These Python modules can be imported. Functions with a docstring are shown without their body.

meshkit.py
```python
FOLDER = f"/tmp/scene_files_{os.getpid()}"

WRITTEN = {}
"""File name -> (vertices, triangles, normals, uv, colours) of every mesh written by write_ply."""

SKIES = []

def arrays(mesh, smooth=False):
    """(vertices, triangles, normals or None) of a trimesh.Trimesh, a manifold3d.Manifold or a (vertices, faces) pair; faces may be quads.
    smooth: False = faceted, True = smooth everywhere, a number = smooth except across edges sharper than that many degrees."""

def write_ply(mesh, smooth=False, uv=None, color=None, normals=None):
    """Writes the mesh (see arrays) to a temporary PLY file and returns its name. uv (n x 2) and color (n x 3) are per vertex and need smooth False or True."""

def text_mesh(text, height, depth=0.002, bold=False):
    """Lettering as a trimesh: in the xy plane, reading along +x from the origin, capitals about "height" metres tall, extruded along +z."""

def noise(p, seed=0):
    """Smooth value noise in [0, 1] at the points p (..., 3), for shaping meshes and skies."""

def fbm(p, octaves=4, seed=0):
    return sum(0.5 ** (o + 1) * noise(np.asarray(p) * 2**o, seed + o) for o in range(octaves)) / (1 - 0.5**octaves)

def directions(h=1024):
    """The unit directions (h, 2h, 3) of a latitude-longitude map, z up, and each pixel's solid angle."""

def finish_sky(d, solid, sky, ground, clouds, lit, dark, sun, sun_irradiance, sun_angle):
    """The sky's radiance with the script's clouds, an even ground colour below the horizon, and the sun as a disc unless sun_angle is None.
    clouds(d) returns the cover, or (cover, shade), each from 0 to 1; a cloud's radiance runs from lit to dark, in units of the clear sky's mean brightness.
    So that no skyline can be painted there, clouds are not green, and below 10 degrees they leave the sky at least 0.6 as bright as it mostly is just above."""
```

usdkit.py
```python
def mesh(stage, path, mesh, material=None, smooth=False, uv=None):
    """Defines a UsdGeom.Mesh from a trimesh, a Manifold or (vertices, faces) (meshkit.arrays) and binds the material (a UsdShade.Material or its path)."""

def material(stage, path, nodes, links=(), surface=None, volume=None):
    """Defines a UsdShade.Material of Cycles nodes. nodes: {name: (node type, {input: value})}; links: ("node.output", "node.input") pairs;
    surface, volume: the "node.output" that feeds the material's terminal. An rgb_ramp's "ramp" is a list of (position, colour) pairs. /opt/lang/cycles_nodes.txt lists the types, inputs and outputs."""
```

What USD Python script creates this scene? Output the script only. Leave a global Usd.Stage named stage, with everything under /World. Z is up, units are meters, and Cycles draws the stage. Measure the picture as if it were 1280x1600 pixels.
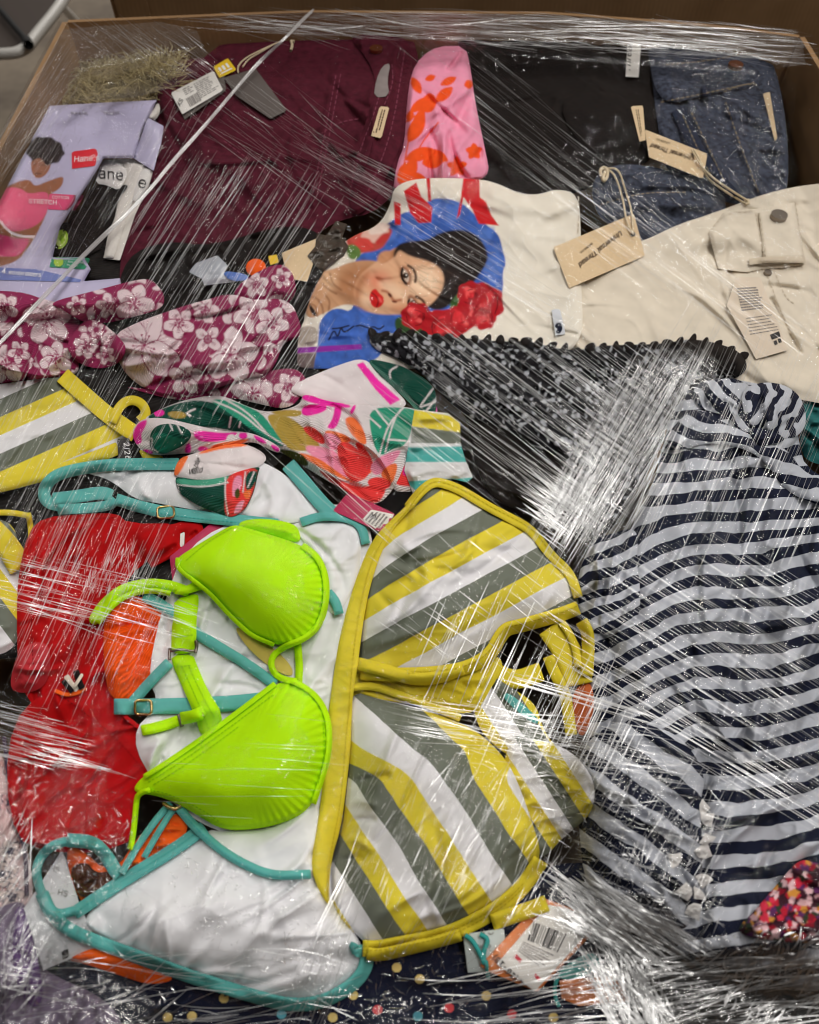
import math, random, numpy as np, trimesh, shapely, usdkit, meshkit
from shapely.geometry import Polygon, LineString, Point, MultiPolygon
from scipy import ndimage
from scipy.spatial import Delaunay
from pxr import Usd, UsdGeom, UsdLux, UsdShade, Gf, Sdf, Vt

random.seed(7); np.random.seed(7)
stage = Usd.Stage.CreateInMemory()
UsdGeom.Xform.Define(stage, '/World'); UsdGeom.Scope.Define(stage, '/World/Looks')

# ------------------------------------------------------------------ camera
FPX, PITCH, CAMZ = 1229.0, math.radians(55.8), 1.425
RIM, Z0 = 0.90, 0.838
FW = np.array([0, math.cos(PITCH), -math.sin(PITCH)]); UP = np.array([0, math.sin(PITCH), math.cos(PITCH)])
EYE = np.array([0, 0, CAMZ])
cam = UsdGeom.Camera.Define(stage, '/World/camera')
cam.AddTransformOp().Set(Gf.Matrix4d(1, 0, 0, 0, *UP, 0, *(-FW), 0, *EYE, 1))
cam.CreateFocalLengthAttr(26.0); cam.CreateHorizontalApertureAttr(26.0 * 1280 / FPX)
cam.CreateFStopAttr(6.0); cam.CreateFocusDistanceAttr(0.72)
cam.CreateClippingRangeAttr((0.02, 100.0))
cam.CreateExposureAttr(-0.42)

# ------------------------------------------------------------------ lamps: strip lights and pale ceiling of a warehouse
def rect(name, loc, w, h, power, color=(1, .965, .92), rot=(0, 0, 0)):
    l = UsdLux.RectLight.Define(stage, '/World/' + name)
    l.CreateWidthAttr(w); l.CreateHeightAttr(h); l.CreateIntensityAttr(power); l.CreateColorAttr(Gf.Vec3f(*color)); l.CreateNormalizeAttr(False)
    l.AddTranslateOp().Set(Gf.Vec3d(*loc)); l.AddRotateXYZOp().Set(Gf.Vec3f(*rot))
rect('ceiling_bounce', (0.3, 1.0, 4.6), 8.0, 8.0, 0.08, (1, .96, .91))
for k, (x, y, w, h) in enumerate(((.85, .42, .14, 1.7), (.9, 2.6, .14, 1.7), (.9, 4.9, .14, 1.7), (-1.65, 1.0, .14, 1.5), (-1.65, 2.9, .14, 1.6), (-1.4, 5.1, .14, 1.7), (3.4, 1.6, .14, 1.7), (.9, 8.2, 4.5, .2), (-4.0, 2.0, .14, 1.7))):
    rect('strip_lamp' + (f'_{k:03d}' if k else ''), (x, y, 4.0), w, h, (78, 74, 60, 22, 26, 40, 120, 105, 40)[k])

# ------------------------------------------------------------------ pixel of the photograph -> point of the pile
def P(u, v, h, z0=Z0):
    u, v, h = np.broadcast_arrays(np.asarray(u, float), np.asarray(v, float), np.asarray(h, float))
    d = FW + ((800 - v) / FPX)[..., None] * UP + ((u - 640) / FPX)[..., None] * np.array([1.0, 0, 0])
    return EYE + ((z0 + h - CAMZ) / d[..., 2])[..., None] * d
def proj(p):
    q = np.asarray(p, float) - EYE
    return np.stack([640 + FPX * q[..., 0] / (q @ FW), 800 - FPX * (q @ UP) / (q @ FW)], -1)

def lin(h):
    c = np.array([int(h[i:i + 2], 16) for i in (0, 2, 4)]) / 255.0
    return tuple(np.where(c < .04045, c / 12.92, ((c + .055) / 1.055) ** 2.4))

def Z(x0, y0, s):
    return lambda t: np.array([[float(a) for a in p.split(',')] for p in t.split()]) / s + [x0, y0]
PX, A, B, C = Z(0, 0, 1), Z(0, 0, 2), Z(600, 0, 1.882), Z(0, 380, 2)
D, E, F, G = Z(420, 240, 2.56), Z(600, 480, 1.882), Z(0, 740, 2.286), Z(0, 1180, 2)
H_, I, J, K = Z(480, 720, 2.667), Z(480, 1100, 2.667), Z(860, 1000, 2.667), Z(0, 130, 4.267)
L, M, N, O = Z(200, 550, 2.56), Z(200, 60, 4.267), Z(1000, 280, 4.571), Z(900, 560, 3.368)
Q, R, S = Z(740, 960, 5.818), Z(0, 1040, 3.879), Z(0, 560, 3.636)

# ------------------------------------------------------------------ materials
def mat(name, nodes, links, surface, volume=None):
    return usdkit.material(stage, '/World/Looks/' + name, nodes, links, surface=surface, volume=volume)

def fabric(name, color, rough=.85, sheen=.0, weave=1400, bump=.25, vary=.12, rib=None, spec=.15, attr=False, nscale=60.0, stripes=None):
    """cloth: even dye with slight mottling, fine weave; rib = (angle deg, ribs per metre)"""
    n = {'g': ('geometry', {}), 'n1': ('noise_texture', {'scale': weave, 'detail': 2.0}), 'n2': ('noise_texture', {'scale': nscale, 'detail': 5.0}),
         'mr': ('map_range', {'from_min': .25, 'from_max': .75, 'to_min': 1 - vary, 'to_max': 1 + vary * .6}),
         'mul': ('vector_math', {'math_type': 'multiply'}), 'b': ('bump', {'strength': bump, 'distance': .0006}),
         'p': ('principled_bsdf', {'roughness': rough, 'sheen_weight': sheen, 'sheen_roughness': .4, 'specular_ior_level': spec})}
    l = [('g.position', 'n1.vector'), ('g.position', 'n2.vector'), ('n2.fac', 'mr.value'), ('mr.result', 'mul.vector2'), ('mul.vector', 'p.base_color'), ('n1.fac', 'b.height'), ('b.normal', 'p.normal')]
    if attr:
        n['a'] = ('attribute', {'attribute': 'col'}); l.append(('a.color', 'mul.vector1'))
    elif stripes:
        n['uv'] = ('uvmap', {'attribute': 'st'}); n['sx'] = ('separate_xyz', {}); n['fr'] = ('math', {'math_type': 'fraction'})
        n['rp'] = ('rgb_ramp', {'ramp': stripes, 'interpolate': False})
        l += [('uv.UV', 'sx.vector'), ('sx.y', 'fr.value1'), ('fr.value', 'rp.fac'), ('rp.color', 'mul.vector1')]
    else:
        n['mul'][1]['vector1'] = color
    if rib:
        a, k = rib
        n['mp'] = ('mapping', {'rotation': (0, 0, math.radians(a)), 'scale': (1, 1, 1)})
        n['w'] = ('wave_texture', {'scale': k, 'distortion': .6, 'detail': 1.0, 'detail_scale': 1.0, 'bands_direction': 'x'})
        n['b2'] = ('bump', {'strength': .8, 'distance': .0007})
        n['dr'] = ('map_range', {'from_min': 0., 'from_max': 1., 'to_min': .82, 'to_max': 1.04}); n['mul2'] = ('vector_math', {'math_type': 'multiply'})
        l = [x for x in l if x != ('mul.vector', 'p.base_color')]
        l += [('g.position', 'mp.vector'), ('mp.vector', 'w.vector'), ('w.fac', 'b2.height'), ('b2.normal', 'b.normal'), ('w.fac', 'dr.value'), ('mul.vector', 'mul2.vector1'), ('dr.result', 'mul2.vector2'), ('mul2.vector', 'p.base_color')]
    return mat(name, n, l, 'p.BSDF')

def plain(name, color, rough=.5, metallic=0., spec=.5, bump=0., scale=300., vary=0.):
    n = {'p': ('principled_bsdf', {'roughness': rough, 'metallic': metallic, 'specular_ior_level': spec, 'base_color': color})}; l = []
    if bump or vary:
        n |= {'g': ('geometry', {}), 'n': ('noise_texture', {'scale': scale, 'detail': 4.0}), 'b': ('bump', {'strength': bump, 'distance': .001}),
              'mr': ('map_range', {'from_min': .25, 'from_max': .75, 'to_min': 1 - vary, 'to_max': 1 + vary}), 'mul': ('vector_math', {'math_type': 'multiply', 'vector1': color})}
        l = [('g.position', 'n.vector'), ('n.fac', 'b.height'), ('b.normal', 'p.normal'), ('n.fac', 'mr.value'), ('mr.result', 'mul.vector2'), ('mul.vector', 'p.base_color')]
    return mat(name, n, l, 'p.BSDF')

Y_, GR, WH = lin('E0CD3A'), lin('6F7468'), lin('E3E1E4')
MT = dict(
    maroon=fabric('maroon_denim', lin('521828'), weave=900, bump=.6, vary=.35, nscale=110.), maroon_seam=fabric('maroon_thread', lin('7A3A4C'), vary=.1),
    black=fabric('black_cotton', lin('17110F'), vary=.25, spec=.2), black_rib=fabric('black_rib', lin('23201F'), rib=(62, 60), vary=.2),
    denim=fabric('blue_denim', lin('434857'), weave=1100, bump=.8, vary=.7, nscale=170.), denim_dark=fabric('denim_seam', lin('2A3144'), weave=1100, bump=.7, vary=.5, nscale=170.), denim_thread=fabric('denim_thread', lin('8A7A62')),
    cream=fabric('cream_denim', lin('DDD2C0'), weave=1000, bump=.4, vary=.07), cream_seam=fabric('cream_seam', lin('CDBFAA'), vary=.05),
    tee=fabric('tee_cotton', lin('EEE9DE'), vary=.04, attr=True), tee_plain=fabric('tee_plain', lin('ECE7DD'), vary=.04),
    print_=fabric('printed_cloth', None, attr=True, vary=.08, bump=.3), ribprint=fabric('ribbed_print', None, attr=True, vary=.06, rib=(28, 150), bump=.2),
    ribprint2=fabric('ribbed_print_fine', None, attr=True, vary=.06, rib=(75, 150), bump=.2),
    khaki=fabric('khaki_lace', lin('B0A078'), vary=.3, bump=.8, weave=500),
    white=fabric('white_lining', lin('E8E7EA'), rough=.6, vary=.04, bump=.12), teal=fabric('teal_binding', lin('5FB0AA'), rough=.65, vary=.08, bump=.3),
    red=fabric('red_jersey', lin('B40408'), rough=.8, vary=.15, nscale=120.), redcrumple=fabric('red_faded', lin('C03038'), rough=.7, vary=.12),
    orange=fabric('orange_rib', lin('FF5A0A'), rough=.75, vary=.1, rib=(20, 150)), orange_p=fabric('orange_cloth', lin('F0601A'), vary=.1),
    neon=fabric('neon_nylon', lin('BAF000'), rough=.7, vary=.06, bump=.5, spec=.15), neon_dark=fabric('neon_stitch', lin('86C808'), rough=.6),
    yellow=fabric('yellow_binding', lin('DCC832'), rough=.6, vary=.06, bump=.3), yellow_st=fabric('yellow_thread', lin('BFA81E')),
    ystripe=fabric('yellow_grey_stripe', None, rough=.6, vary=.04, bump=.15, stripes=[(0, Y_), (.333, WH), (.667, GR)]),
    nstripe=fabric('navy_white_stripe', None, rough=.8, vary=.06, bump=.3, stripes=[(0, lin('151A2E')), (.49, lin('B9BCC4'))]),
    navy=fabric('navy_cotton', lin('171B30'), vary=.2), purple=fabric('lilac_cloth', lin('7E7086'), vary=.15), grey=fabric('grey_tulle', lin('8E929C'), vary=.2),
    magenta=plain('magenta_card', lin('B4124C'), .5), whitecard=plain('white_card', lin('E6E2DC'), .55, vary=.04, scale=200., bump=.05), kraft=plain('kraft_card', lin('D8BE98'), .8, vary=.08, scale=500., bump=.1),
    greycard=plain('grey_card', lin('5C5450'), .6), orangecard=plain('orange_card', lin('E08040'), .5), yellowcard=plain('yellow_sticker', lin('E9C21F'), .5),
    blackink=plain('black_ink', lin('221E1E'), .6), greyink=plain('grey_ink', lin('7C7674'), .6), brownink=plain('brown_ink', lin('5A4632'), .7), redink=plain('red_ink', lin('D01E38'), .5), whiteink=plain('white_ink', lin('F2F2F2'), .5),
    string=plain('cotton_string', lin('D9C7A6'), .9, bump=.4, scale=2000., vary=.1), tealcord=fabric('teal_cord', lin('3FA9A4')),
    metal=plain('brass_metal', lin('C9AA72'), .3, metallic=1.), steel=plain('dull_steel', lin('8A8178'), .38, metallic=1.), copper=plain('copper_metal', lin('B87850'), .35, metallic=1.),
    lavender=plain('lavender_board', lin('B9B3CE'), .38, bump=.03, scale=150., vary=.03), lavprint=fabric('lavender_print', None, attr=True, rough=.4, vary=.02, bump=.03), boardwhite=plain('white_board', lin('D8D2CA'), .6, vary=.05),
    logored=plain('red_print', lin('D81E2C'), .4), pinkband=plain('pink_print', lin('DD4A78'), .4), bluestripe=plain('blue_print', lin('6A78B4'), .4), greenprint=plain('green_print', lin('2C8C66'), .4), limeprint=plain('lime_print', lin('A6C83C'), .4),
    waist=fabric('white_elastic', lin('DEDAD6'), vary=.05), polkay=plain('gold_dot', lin('D9BE72'), .7), polkar=plain('red_dot', lin('D23A40'), .7), polkat=plain('teal_dot', lin('5AA8B8'), .7),
)
CARD = mat('corrugated_card', {'g': ('geometry', {}), 'n': ('noise_texture', {'scale': 14., 'detail': 6.}), 'w': ('wave_texture', {'scale': 45., 'distortion': .4, 'detail': 1., 'bands_direction': 'x'}),
    'r': ('rgb_ramp', {'ramp': [(.25, lin('8A6A48')), (.75, lin('A88560'))]}), 'b': ('bump', {'strength': .12, 'distance': .001}), 'p': ('principled_bsdf', {'roughness': .8, 'specular_ior_level': .25})},
    [('g.position', 'n.vector'), ('g.position', 'w.vector'), ('n.fac', 'r.fac'), ('r.color', 'p.base_color'), ('w.fac', 'b.height'), ('b.normal', 'p.normal')], 'p.BSDF')
CONC = mat('concrete', {'g': ('geometry', {}), 'n': ('noise_texture', {'scale': 5., 'detail': 9., 'roughness': .65}), 'r': ('rgb_ramp', {'ramp': [(.3, lin('5C5248')), (.7, lin('847868'))]}), 'b': ('bump', {'strength': .2, 'distance': .004}), 'p': ('principled_bsdf', {'roughness': .7})},
    [('g.position', 'n.vector'), ('n.fac', 'r.fac'), ('r.color', 'p.base_color'), ('n.fac', 'b.height'), ('b.normal', 'p.normal')], 'p.BSDF')
def film_mat(name, gain, base, rough, crinkle, rot, white=0.):
    n = {'g': ('geometry', {}), 'm1': ('mapping', {'rotation': (0, 0, math.radians(rot)), 'scale': (12, 900, 12)}), 'n1': ('noise_texture', {'scale': 1., 'detail': 2.}),
         'm2': ('mapping', {'rotation': (0, 0, math.radians(rot - 95)), 'scale': (10, 700, 10)}), 'n2': ('noise_texture', {'scale': 1., 'detail': 2.}), 'n3': ('noise_texture', {'scale': 90., 'detail': 3., 'distortion': 1.2}),
         'b1': ('bump', {'strength': .3, 'distance': .0005}), 'b2': ('bump', {'strength': .25, 'distance': .0005}), 'b3': ('bump', {'strength': crinkle, 'distance': .004}),
         'fr': ('fresnel', {'IOR': 1.5}), 'ma': ('math', {'math_type': 'multiply_add', 'value2': gain, 'value3': base, 'use_clamp': True}),
         't': ('transparent_bsdf', {'color': (.985, .985, .985)}), 'gl': ('glossy_bsdf', {'roughness': rough, 'color': (1, 1, 1)}), 'df': ('diffuse_bsdf', {'color': (.85, .85, .86)}), 'gm': ('mix_closure', {'fac': white}), 'mx': ('mix_closure', {})}
    l = [('g.position', 'm1.vector'), ('m1.vector', 'n1.vector'), ('g.position', 'm2.vector'), ('m2.vector', 'n2.vector'), ('g.position', 'n3.vector'), ('n1.fac', 'b1.height'), ('n2.fac', 'b2.height'), ('n3.fac', 'b3.height'),
         *([('b1.normal', 'b2.normal'), ('b2.normal', 'b3.normal')] if white else [('b1.normal', 'b3.normal')]), ('b3.normal', 'fr.normal'), ('b3.normal', 'gl.normal'), ('fr.fac', 'ma.value1'), ('ma.value', 'mx.fac'), ('gl.BSDF', 'gm.closure1'), ('df.BSDF', 'gm.closure2'), ('t.BSDF', 'mx.closure1'), ('gm.closure', 'mx.closure2')]
    return mat(name, n, l, 'mx.closure')
FILM = film_mat('stretch_film', .2, .0, .05, .12, 30)
FILM_V = film_mat('stretch_film_layered', .6, .03, .10, .5, 30, .3)
FILM_C = film_mat('stretch_film_crinkled', .32, .003, .05, .5, 30, .05)
def crease_mat(name, fac, rough, white):
    return mat(name, {'t': ('transparent_bsdf', {}), 'gl': ('glossy_bsdf', {'roughness': rough, 'color': (1, 1, 1)}), 'df': ('diffuse_bsdf', {'color': (.9, .9, .9)}), 'gm': ('mix_closure', {'fac': white}), 'mx': ('mix_closure', {'fac': fac})},
               [('gl.BSDF', 'gm.closure1'), ('df.BSDF', 'gm.closure2'), ('t.BSDF', 'mx.closure1'), ('gm.closure', 'mx.closure2')], 'mx.closure')
CREASE = crease_mat('film_crease', .5, .32, .16)
CREASE_B = crease_mat('film_crease_tight', .5, .36, .22)
CREASE_F = crease_mat('film_crease_faint', .38, .32, .15)
CRUMPLE = crease_mat('film_crumple', .3, .17, .05)
ROPE = crease_mat('film_rope', .5, .25, .4)

# ------------------------------------------------------------------ things
USED = {}
def numbered(path):
    k = USED.get(path, -1) + 1; USED[path] = k
    return path if k == 0 else f'{path}_{k:03d}'
class Thing:
    def __init__(s, name, label, cat, group=None, kind=None):
        s.name, s.label, s.cat, s.group, s.kind, s.parts = name, label, cat, group, kind, []
    def add(s, name, vf, material, st=None, col=None, smooth=True, parent=None, label=None, kind=None):
        s.parts.append([name, vf, material, st, col, smooth, parent, label, kind]); return len(s.parts) - 1
    def close(s):
        allv = np.vstack([np.asarray(p[1][0]) for p in s.parts])
        base = np.array([allv[:, 0].mean(), allv[:, 1].mean(), allv[:, 2].min()])
        root = numbered('/World/' + s.name); paths = {}
        if len(s.parts) > 1:
            x = UsdGeom.Xform.Define(stage, root); x.AddTranslateOp().Set(Gf.Vec3d(*base)); prim = x.GetPrim()
        for i, (n, vf, m, st, col, sm, par, lab, kind) in enumerate(s.parts):
            single = len(s.parts) == 1
            path = root if single else numbered((root if par is None else paths[par]) + '/' + n)
            paths[i] = path
            v, f = np.asarray(vf[0]) - base, np.asarray(vf[1])
            g = usdkit.mesh(stage, path, (v, f), m, smooth=sm, uv=st)
            g.CreateDoubleSidedAttr(True)
            if col is not None:
                UsdGeom.PrimvarsAPI(g).CreatePrimvar('col', Sdf.ValueTypeNames.Color3fArray, 'vertex').Set(Vt.Vec3fArray.FromNumpy(np.clip(col, 0, 1).astype(np.float32)))
            if single: g.AddTranslateOp().Set(Gf.Vec3d(*base)); prim = g.GetPrim()
            else:
                if lab: g.GetPrim().SetCustomDataByKey('label', lab)
                if kind: g.GetPrim().SetCustomDataByKey('kind', kind)
        for k, val in (('label', s.label), ('category', s.cat), ('group', s.group), ('kind', s.kind)):
            if val: prim.SetCustomDataByKey(k, val)
        return prim

# ------------------------------------------------------------------ the growing pile: a height map over the plane Z0
U0, V0, ST = -240, -140, 2
NU, NV = 880, 970
GU, GV = np.meshgrid(U0 + ST * np.arange(NU), V0 + ST * np.arange(NV))
def at(g, u, v):
    q = np.broadcast_arrays((np.asarray(v, float) - V0) / ST, (np.asarray(u, float) - U0) / ST)
    return ndimage.map_coordinates(g, [np.atleast_1d(q[0]), np.atleast_1d(q[1])], order=1, mode='nearest').reshape(q[0].shape)
def sm(a, b, x):
    t = np.clip((x - a) / (b - a), 0, 1); return t * t * (3 - 2 * t)
def fbm(u, v, s, seed=0, ang=0., an=1., oct=3):
    c, d = math.cos(math.radians(ang)), math.sin(math.radians(ang))
    x, y = (u * c - v * d) / (s * an), (u * d + v * c) / s       # ang: direction of the folds, counter-clockwise in the picture
    return meshkit.fbm(np.stack([x, y, np.full_like(x, seed * 7.3)], -1), oct, seed) - .5
HB = .034 * sm(200, 340, GU) * sm(420, 60, GV) + .016 * np.exp(-((GU - 700) / 420) ** 2 - ((GV - 900) / 420) ** 2) + .006 * fbm(GU * 1., GV * 1., 150., 3)
HB = HB + .040 * sm(170, -60, GU) * sm(130, 270, GV)
HM = HB - .012
CLIP_RIM = Polygon(proj([(-.473, -.03, .892), (-.473, 1.10, .885), (.0, 1.18, .87), (.5, 1.1, .87), (.5, -.03, .87)]))
CLIP = Polygon(proj([(-.470, -.03, .872), (-.470, .80, .872), (-.470, .86, .84), (-.470, 1.176, .84), (-.30, 1.19, .85), (-.26, 1.19, .876), (0, 1.206, .88), (.25, 1.19, .88), (.522, 1.135, .88), (.522, -.03, .85)]))

def chaikin(p, n=2):
    for _ in range(n):
        q = np.roll(p, -1, 0); p = np.stack([.75 * p + .25 * q, .25 * p + .75 * q], 1).reshape(-1, 2)
    return p
def poly(p, smooth=2, clip=True):
    g = p if isinstance(p, (Polygon, MultiPolygon)) else Polygon(chaikin(np.asarray(p), smooth) if smooth else p)
    g = g.buffer(0)
    if clip: g = g.intersection(CLIP)
    if isinstance(g, MultiPolygon) or not isinstance(g, Polygon): g = max(g.geoms, key=lambda x: x.area)
    return g
def smooth_line(p, n=3):
    p = np.asarray(p, float)
    for _ in range(n):
        q = np.stack([.75 * p[:-1] + .25 * p[1:], .25 * p[:-1] + .75 * p[1:]], 1).reshape(-1, 2); p = np.vstack([p[:1], q, p[-1:]])
    return p

def tri(g, step):
    """points and triangles of a polygon, even to its edge"""
    rings = [g.exterior, *g.interiors]; pts = []
    for r in rings:
        k = max(8, int(r.length / step)); pts.append(np.array([r.interpolate(t, normalized=True).coords[0] for t in np.arange(k) / k]))
    nb = [len(p) for p in pts]
    x0, y0, x1, y1 = g.bounds
    gx, gy = np.meshgrid(np.arange(x0, x1, step), np.arange(y0, y1, step * .87)); gx = gx + (np.arange(gx.shape[0]) % 2)[:, None] * step * .5
    c = np.stack([gx.ravel(), gy.ravel()], -1); inner = g.buffer(-step * .6)
    if not inner.is_empty: pts.append(c[shapely.contains_xy(inner, c[:, 0], c[:, 1])])
    v = np.vstack(pts); f = Delaunay(v).simplices; m = v[f].mean(1)
    f = f[shapely.contains_xy(g, m[:, 0], m[:, 1])]
    a, b, d = v[f[:, 0]], v[f[:, 1]], v[f[:, 2]]
    area = (b[:, 0] - a[:, 0]) * (d[:, 1] - a[:, 1]) - (b[:, 1] - a[:, 1]) * (d[:, 0] - a[:, 0])
    f = f[np.abs(area) > 1e-6]; area = area[np.abs(area) > 1e-6]
    f[area > 0] = f[area > 0][:, ::-1]            # picture v runs down: face up in the world
    return v, f, nb

class Patch: pass
def patch(p, T=.004, r=9., wr=.002, ws=40., wa=0., an=2.5, folds=(), step=3., stiff=5., lift=.0008, seed=0, smooth=2, update=True, skirt=.003, extra=None, follow=False, clip=True, crease_area=3600.):
    """one cloth lying on whatever is below it: outline in pixels, T thickness, r roundness of the edge, wr/ws/wa wrinkles (height, size, direction), folds [(line, height, width)]"""
    global HM
    g = poly(p, smooth, clip); bd = g.boundary
    if r < 20: T *= .5
    rn = np.random.default_rng(1000 + seed + int(abs(g.centroid.x) * 13 + abs(g.centroid.y) * 7)); nc = int(g.area / crease_area) if wr > .0016 else 0
    cx0, cy0, cx1, cy1 = g.bounds; cr = [(rn.uniform(cx0, cx1), rn.uniform(cy0, cy1), math.radians(wa + rn.normal(0, 28)), rn.uniform(25, 95), rn.uniform(3., 8.), wr * rn.uniform(.7, 1.7) * (1 if rn.random() < .65 else -1), rn.normal(0, .0022)) for _ in range(nc)]
    x0, y0, x1, y1 = g.bounds; pad = 40
    i0, i1 = max(0, int((x0 - pad - U0) / ST)), min(NU, int((x1 + pad - U0) / ST) + 1); j0, j1 = max(0, int((y0 - pad - V0) / ST)), min(NV, int((y1 + pad - V0) / ST) + 1)
    win = HM[j0:j1, i0:i1]; mask = shapely.contains_xy(g, GU[j0:j1, i0:i1], GV[j0:j1, i0:i1])
    if follow: Bw = ndimage.gaussian_filter(win, 1.)
    else:
        k = max(1, int(stiff)); mx = ndimage.maximum_filter(np.where(mask, win, -.05), 2 * k + 1)
        mx = np.where(mx < -.04, win, mx); Bw = ndimage.gaussian_filter(mx, stiff * .8)
    fl = [(LineString(smooth_line(q)), a, w) for q, a, w in folds]
    dome = ndimage.gaussian_filter(ndimage.distance_transform_edt(mask) * ST, r * .42 / ST) if r >= 16 else None
    def hf(u, v):
        pt = shapely.points(u, v); d = shapely.distance(pt, bd)
        uu, vv = (v - V0) / ST - j0, (u - U0) / ST - i0
        b = ndimage.map_coordinates(Bw, [uu, vv], order=1, mode='nearest'); hs = ndimage.map_coordinates(win, [uu, vv], order=1, mode='nearest')
        dd = d if dome is None else np.minimum(ndimage.map_coordinates(dome, [uu, vv], order=1, mode='nearest'), 1.7 * d)
        e = 1 - np.exp(-dd / r); h = b + lift + T * e
        if wr:
            wk = wr * (1.6 if wr > .0016 else 1.)
            n = fbm(u, v, ws, seed, wa, an); rd = (1 - np.abs(2.4 * fbm(u, v, ws * .9, seed + 5, wa + 14, an * 1.5, 2))) ** 3 - .5; r2 = (1 - np.abs(2.4 * fbm(u, v, ws * .45, seed + 9, wa - 20, an, 2))) ** 4 - .4
            h = h + wk * (1.4 * n + .7 * rd + .28 * r2) * sm(0, r * 2.5, d)
        for ax, ay, aa, al, aw, am, ac in cr:
            x_, y_ = u - ax, v - ay; s_ = x_ * math.cos(aa) - y_ * math.sin(aa); t_ = x_ * math.sin(aa) + y_ * math.cos(aa) - ac * s_ * s_; wk_ = aw * (1 + (s_ / al) ** 2 * .8)
            h = h + am * np.exp(-(t_ / wk_) ** 2 - (s_ / al) ** 2) * sm(0, 8, d)
        for ln, a, w in fl: h = h + a * np.exp(-(shapely.distance(pt, ln) / w) ** 2) * sm(0, r, d)
        if extra is not None: h = h + extra(u, v, d)
        return np.maximum(h, hs + lift)
    uv, f, nb = tri(g, step); h = hf(uv[:, 0], uv[:, 1])
    o = Patch(); o.g, o.uv0, o.n = g, uv, len(uv)
    if update:
        hh = hf(GU[j0:j1, i0:i1][mask], GV[j0:j1, i0:i1][mask]); w2 = win.copy(); w2[mask] = np.maximum(w2[mask], hh); HM[j0:j1, i0:i1] = w2
    # rounded-over hem going down
    vs, fs, start, uvs, hs_ = [uv], [f], 0, len(uv), [h]
    for k in nb:
        ring = np.arange(start, start + k); top = np.arange(uvs, uvs + k); new = top + k; uvs += 2 * k
        vs += [uv[ring], uv[ring]]; hs_ += [h[ring], h[ring] - skirt]
        a, b, c, d = top, np.roll(top, -1), np.roll(new, -1), new
        q = np.vstack([np.stack([a, b, c], 1), np.stack([a, c, d], 1)]); fs.append(q); start += k
    o.uv = np.vstack(vs); o.h = np.concatenate(hs_); o.f = np.vstack(fs); o.V = P(o.uv[:, 0], o.uv[:, 1], o.h); o.vf = (o.V, o.f)
    return o
def ribbon(line, w, smooth=3, cap='flat', **k):
    ln = LineString(smooth_line(line, smooth))
    k = {'T': .002, 'r': 2., 'wr': .0006, 'ws': 25., 'step': 3., 'smooth': 0, 'stiff': 3., 'skirt': .0018, 'lift': .0028, **k}; k['T'] = min(k['T'], .0045)
    return patch(poly(ln.buffer(w / 2, cap_style=cap), 0), **k)
def tube(line, rad, hoff=0., smooth=3, sides=6, h=None, taper=False, z=None, step=4., grid=None):
    """cord over the pile (or at heights h)"""
    ln = LineString(smooth_line(line, smooth)); k = max(3, int(ln.length / step)); t = np.linspace(0, 1, k)
    uv = np.array([ln.interpolate(x, normalized=True).coords[0] for x in t])
    hh = ndimage.gaussian_filter1d(at(HM if grid is None else grid, uv[:, 0], uv[:, 1]), 1.2) + hoff + rad * .7 if h is None else np.interp(t, np.linspace(0, 1, len(h)), h)
    p = P(uv[:, 0], uv[:, 1], hh); return sweep(p, rad * (np.sin(np.pi * np.clip(t, .02, .98)) ** .6 if taper else 1.), sides)
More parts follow.
